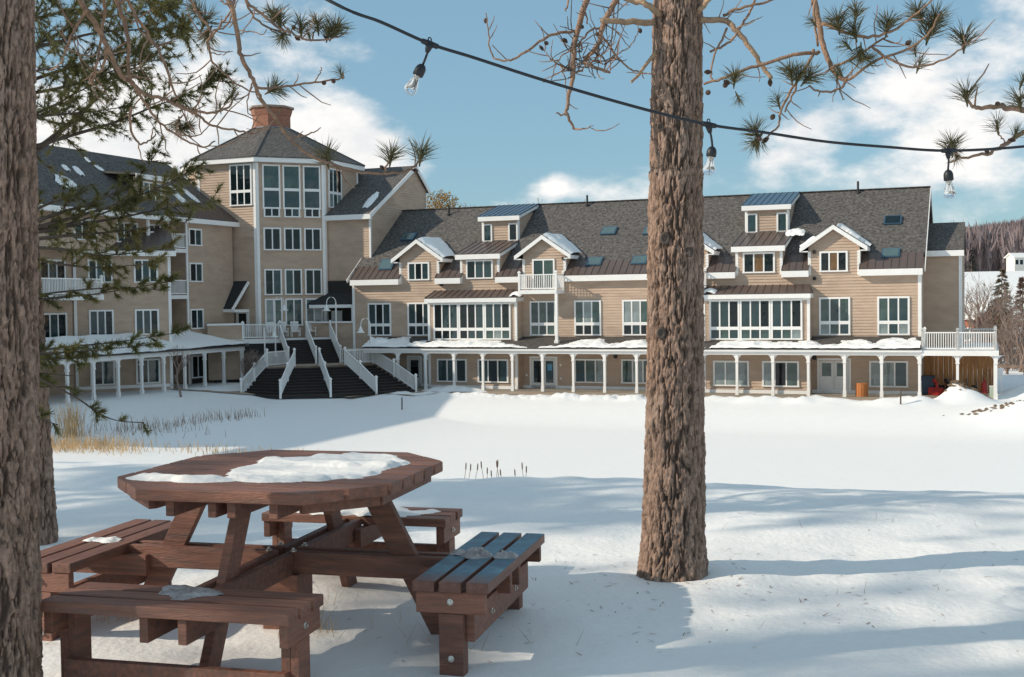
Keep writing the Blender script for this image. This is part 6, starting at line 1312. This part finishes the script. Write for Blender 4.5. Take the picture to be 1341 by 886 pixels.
grass('single thin grass stems standing in the open snow', ((1170, 690, 2), (1105, 780, 2), (1240, 760, 1), (1040, 700, 1), (760, 838, 1), (955, 700, 1), (1290, 690, 1), (1010, 830, 1), (700, 840, 1), (1230, 780, 1)), 4, h0=.04, h1=.11)

# ------------------------------------------------------------------ far trees and houses
def bare_tree_mesh(seed, h, stems=1, depth=5, spread=.5, r0=None, name='trunk'):
    rnd = random.Random(seed); mb = MB()
    def grow(p_, d, l, r, k):
        q = [p_]; dd = d
        for j in range(3): dd = (dd + Vector((rnd.gauss(0, .10), rnd.gauss(0, .10), .05))).normalized(); q.append(q[-1] + dd * l / 3)
        mb.tube(q, [r, r * .9, r * .8, r * .68], 4 if k > 1 else 6, False)
        if k >= depth: return
        for c in range(rnd.choice((2, 3, 3)) + (1 if k == 0 else 0)):
            t = rnd.uniform(.45, 1.0); i = min(2, int(t * 3)); o_ = q[i].lerp(q[i + 1], t * 3 - i); az = rnd.uniform(0, 6.28); e = spread * rnd.uniform(.6, 1.3); sd_ = Vector((math.cos(az), math.sin(az), .15)); grow(o_, (dd * math.cos(e) + sd_ * math.sin(e)).normalized(), l * rnd.uniform(.55, .8), max(.012, r * .55), k + 1)
    for s_ in range(stems):
        d = Vector((rnd.gauss(0, .22), rnd.gauss(0, .22), 1)).normalized() if stems > 1 else Vector((0, 0, 1)); grow(Vector((rnd.gauss(0, .2), rnd.gauss(0, .2), 0)) if stems > 1 else Vector(), d, h * .38, r0 or h * .016, 0)
    return mb.mesh(name, M_greybark)
BT = [bare_tree_mesh(k, 10, 1 if k % 2 else 3, 5) for k in range(4)]
def mesh_h(me): return max(v.co.z for v in me.vertices)
BH = [mesh_h(me) for me in BT]
def bare_tree(x, y, sc, k, label, group=None, me=None, z=None):
    r_ = root('bare_tree', (x, y, (gz(x, y) if z is None else z) - .1), k * 1.3, label, 'tree', group); o = place('trunk', me or BT[k % 4], r_); o.scale = (sc,) * 3; return r_
ORD = ('first', 'second', 'third', 'fourth', 'fifth', 'sixth', 'seventh', 'eighth', 'ninth', 'tenth', 'eleventh', 'twelfth')
for i, (px, py, Y, sc) in enumerate(sorted(((612, 262, 128, 1.62), (628, 255, 130, 1.72), (642, 256, 134, 1.75), (655, 256, 130, 1.7), (590, 264, 126, 1.6), (674, 262, 130, 1.6), (690, 262, 128, 1.58), (602, 260, 134, 1.7)))):
    q = at_depth(px, py, Y); z = gz(q.x, Y); bare_tree(q.x, Y, (q.z - z) / BH[i % 4], i, ORD[i] + ' bare treetop from the left above the long roof ridge', 'bare treetops behind the roof', z=z)
q = at_depth(577, 255, 122); r_ = root('golden_tree', (q.x, 122, gz(q.x, 122)), 0, 'golden leaved treetop above the roof next to the gabled block', 'tree'); hh = q.z - gz(q.x, 122)
MB().tube([(0, 0, 0), (0, 0, hh - 1)], [.25, .08], 7).build('trunk', M_greybark, r_); mb = MB(); rnd = random.Random(8)
for i in range(2600):
    d = Vector((rnd.gauss(0, 1), rnd.gauss(0, 1), rnd.gauss(0, 1))).normalized() * rnd.random() ** .4; c = Vector((d.x * 2.3, d.y * 2.3, hh - 1.9 + d.z * 2.4)); e = Vector((rnd.gauss(0, 1), rnd.gauss(0, 1), rnd.gauss(0, 1))).normalized(); s_ = e.cross(Vector((0, .3, 1))).normalized() * .08; mb.add([c - s_, c + s_, c + e * .25], [(0, 1, 2)])
mb.build('crown', M_gold, r_)['kind'] = 'stuff'
# right of the lodge
def spruce(px, pyt, pyb, Y, label, m, seed, w=.26):
    t_, b_ = at_depth(px, pyt, Y), at_depth(px, pyb, Y); z0 = min(gz(b_.x, Y), b_.z); h = t_.z - z0; r_ = root('spruce_tree', (b_.x, Y, z0), 0, label, 'tree'); MB().tube([(0, 0, 0), (0, 0, h)], [.16, .02], 7).build('trunk', M_greybark, r_); rnd = random.Random(seed); mb = MB()
    for k in range(int(h * 22)):
        f = rnd.random() ** .8; z = h * (.06 + .93 * f); az = rnd.uniform(0, 6.28); ln = h * w * (1 - f) ** .85 * rnd.uniform(.6, 1.1) + .12; d = Vector((math.cos(az), math.sin(az), -.22)).normalized()
        for j in range(30):
            c = Vector((0, 0, z)) + d * ln * rnd.uniform(.2, 1); e = (d + Vector((rnd.gauss(0, .6), rnd.gauss(0, .6), rnd.gauss(-.1, .5)))).normalized(); s_ = e.cross(Vector((rnd.random(), rnd.random(), rnd.random()))).normalized() * .035; mb.add([c - s_, c + s_, c + e * .28], [(0, 1, 2)])
    mb.build('crown', m, r_)['kind'] = 'stuff'; return r_
spruce(1312, 351, 470, 112, 'pointed brownish spruce right of the lodge end', M_spruce, 1); spruce(1339, 362, 470, 106, 'thin reddish brown conifer at the right edge', mat('larch_twigs', (.20, .13, .10), .9, .3, 1), 2, .2)
for i, (px, pyt, Y, k) in enumerate(((1286, 346, 100, 0), (1276, 372, 104, 2), (1328, 400, 96, 2), (1337, 385, 92, 0), (1303, 415, 98, 2), (1318, 420, 94, 0))):
    q = at_depth(px, pyt, Y); z0 = gz(q.x, Y); bare_tree(q.x, Y, (q.z - z0) / BH[k % 4], k, ('spreading bare tree against the white field right of the lodge', 'slim bare tree beside the lodge corner', 'bare multi stemmed tree in front of the spruce', 'tall bare tree cut by the right edge', 'low bare tree left of the spruce foot', 'low bare tree at the road side')[i])
rnd = random.Random(12); mb = MB()
for i in range(900):
    px = rnd.uniform(1262, 1375); q = at_depth(px, 470, rnd.uniform(93, 118)); x, y = q.x, q.y; p_ = Vector((x, y, gz(x, y) - .05)); d = Vector((rnd.gauss(0, .45), rnd.gauss(0, .45), 1)); h = rnd.uniform(.8, 2.6); s_ = Vector((.03, .01, 0)); mb.add([p_ - s_, p_ + s_, p_ + d * h], [(0, 1, 2)])
tag(mb.build('undergrowth', M_greybark), 'tangled brown brush below the bare trees at right', 'brush', kind='stuff')
mb = MB(); a_ = at_depth(1296, 476, 91); b_ = at_depth(1420, 476, 84); za, zb_ = gz(a_.x, a_.y), gz(b_.x, b_.y); r_ = root('guard_rail', (a_.x, a_.y, za), 0, 'weathered wooden guard rail along the road at right', 'guard rail')
MB().beam((0, 0, .62), (b_.x - a_.x, b_.y - a_.y, zb_ - za + .62), .12, .24).build('rail', M_reedg, r_)
for k in range(6): t = k / 5 * .98 + .01; p_ = Vector((b_.x - a_.x, b_.y - a_.y, zb_ - za)) * t; MB().box(p_.x - .08, p_.x + .08, p_.y + .06, p_.y + .22, p_.z - .2, p_.z + .78).build('post', M_reedg, r_)
def house(px, py_eave, py_base, Y, w, d, m, label, rz, roofm, rise, name):
    b_ = at_depth(px, py_base, Y); e_ = at_depth(px, py_eave, Y); z0 = min(gz(b_.x, Y) - .4, b_.z - .4); h = e_.z - z0; r_ = root(name, (b_.x, Y, z0), R(rz), label, 'house')
    mb = MB(); mb.box(-w / 2, w / 2, -d / 2, d / 2, 0, h); mb.prism([(-w / 2, -d / 2, h), (-w / 2, d / 2, h), (-w / 2, 0, h + rise)], (w, 0, 0)); mb.build('wall', m, r_)
    mb = MB()
    for s_ in (-1, 1): slab(mb, [(-w / 2 - .4, s_ * (d / 2 + .4), h - .4 * rise / (d / 2) + .08), (w / 2 + .4, s_ * (d / 2 + .4), h - .4 * rise / (d / 2) + .08), (w / 2 + .4, 0, h + rise + .08), (-w / 2 - .4, 0, h + rise + .08)], .15)
    mb.build('roof', roofm, r_)
    for k in range(3):
        o = MB().box(-.5, .5, -.06, .02, 0, 1.3).build('window', M_white, r_, loc=(-w / 2 + w * (k + .5) / 3, -d / 2 - .01, h * .5)); MB().box(-.38, .38, -.075, -.05, .12, 1.18).build('pane', G_dark, o)
    return r_
house(1272, 414, 470, 118, 5, 5.5, M_redhouse, 'small red brick house with snowy roof behind the lodge corner', -60, M_snowroof, 1.3, 'brick_house'); house(1332, 336, 343, 268, 3.4, 3.0, M_offwhite, 'white farmhouse with snowy roof on the far hill edge', 12, M_snowroof, .8, 'farmhouse'); house(1343, 331, 340, 290, 2.4, 2.4, M_offwhite, 'taller white gabled house at the right edge on the far hill', 30, M_snowroof, 1.0, 'farmhouse')
# wooded ridge: thousands of bare crowns as one mass
rng = np.random.default_rng(4)
def forest(name, label, n, r0, r1, t0, t1, hh, m, seed, plumes=7, wid=.9, cone=False):
    rng = np.random.default_rng(seed); r = np.sqrt(rng.uniform(r0 * r0, r1 * r1, n)); th = rng.uniform(t0, t1, n); x, y = r * np.sin(th), r * np.cos(th); z = height(x, y); h = rng.uniform(hh[0], hh[1], n); V = []; Fc = []; b_ = 0
    for k in range(plumes):
        az = rng.uniform(0, 2 * np.pi, n); le = rng.uniform(.05, .32, n) if not cone else np.zeros(n); l = h * (rng.uniform(.6, 1, n) if not cone else 1); z0 = z + (h * rng.uniform(.0, .3, n) if not cone else h * .05)
        wd = h * (rng.uniform(.03, .085, n) if not cone else rng.uniform(.16, .24, n)) * wid; ca_, sa_ = np.cos(az), np.sin(az); q = rng.uniform(0, np.pi, n)
        p0 = np.stack([x - wd * np.cos(q), y - wd * np.sin(q), z0 + l * .45 * (not cone)], -1); p1 = np.stack([x + wd * np.cos(q), y + wd * np.sin(q), z0 + l * .45 * (not cone)], -1)
        tip = np.stack([x + ca_ * le * l, y + sa_ * le * l, z0 + l], -1); V.append(np.stack([p0 + (tip - p0) * .0, p1, tip], 1).reshape(-1, 3)); Fc.append(np.arange(n * 3).reshape(-1, 3) + b_); b_ += n * 3
        if not cone: w2 = wd * .18; V.append(np.stack([np.stack([x - w2, y, z], -1), np.stack([x + w2, y, z], -1), tip], 1).reshape(-1, 3)); Fc.append(np.arange(n * 3).reshape(-1, 3) + b_); b_ += n * 3
    return tag(place(name, np_mesh(name, np.concatenate(V), np.concatenate(Fc), m, False)), label, 'forest', kind='stuff')
forest('ridge_forest', 'mauve brown bare woods covering the far ridge', 26000, 300, 1050, .26, .50, (6, 11), M_mauve, 1, 6, .8)
forest('ridge_forest', 'dark evergreens dotted through the far ridge woods', 300, 290, 1000, .24, .56, (6, 10), M_conifer, 2, 4, 1.0, True)
forest('hill_conifers', 'bluish evergreen stand on the ridge top at the right edge', 500, 960, 1060, .40, .50, (8, 12), M_conifer, 3, 4, 1.0, True)
for i, (px, pyb, pyt, Y) in enumerate(((1266, 342, 322, 285), (1272, 342, 327, 280))): spruce(px, pyt, pyb, Y, ('dark evergreen left at the top of the white field', 'lower dark evergreen at the top of the white field')[i], M_conifer, 30 + i, .32)
spruce(1298, 318, 341, 300, 'dark grey evergreen before the ridge woods above the white field', M_conifer, 34, .26)
# small bare saplings by the left porch
for i, (px, pyt, pyb, Y, lb) in enumerate(((237, 446, 513, 72.5, 'small bare sapling in the snow before the left porch'), (318, 452, 500, 79, 'bare shrub between the left porch end and the stair'))):
    q, t_ = at_depth(px, pyb, Y), at_depth(px, pyt, Y); z0 = gz(q.x, Y); me_ = bare_tree_mesh(60 + i, 10, (1, 4)[i], 5, .55, (.22, .14)[i]); bare_tree(q.x, Y, (t_.z - z0) / mesh_h(me_), (1, 2)[i], lb, me=me_)

# shed needles, bark flakes and twig bits lying on the near snow
rnd = random.Random(31); mb = MB()
for i in range(260):
    if i % 3: x, y = .84 + rnd.gauss(0, .7), 6.0 + rnd.gauss(-.2, .5)
    else: x, y = rnd.uniform(-2.2, 2.8), rnd.uniform(4.6, 8.5)
    z = gz(x, y) + .003; az = rnd.uniform(0, 6.28); l = rnd.uniform(.01, .045); w = rnd.uniform(.0012, .004); d = Vector((math.cos(az), math.sin(az), rnd.uniform(-.1, .25))) * l; q = Vector((-math.sin(az), math.cos(az), 0)) * w; p_ = Vector((x, y, z)); mb.add([p_ - q, p_ + q, p_ + d + q * .4, p_ + d - q * .4], [(0, 1, 2, 3)])
tag(mb.build('needle_litter', M_twig), 'shed pine needles and bark flakes lying on the near snow', 'litter', kind='stuff')
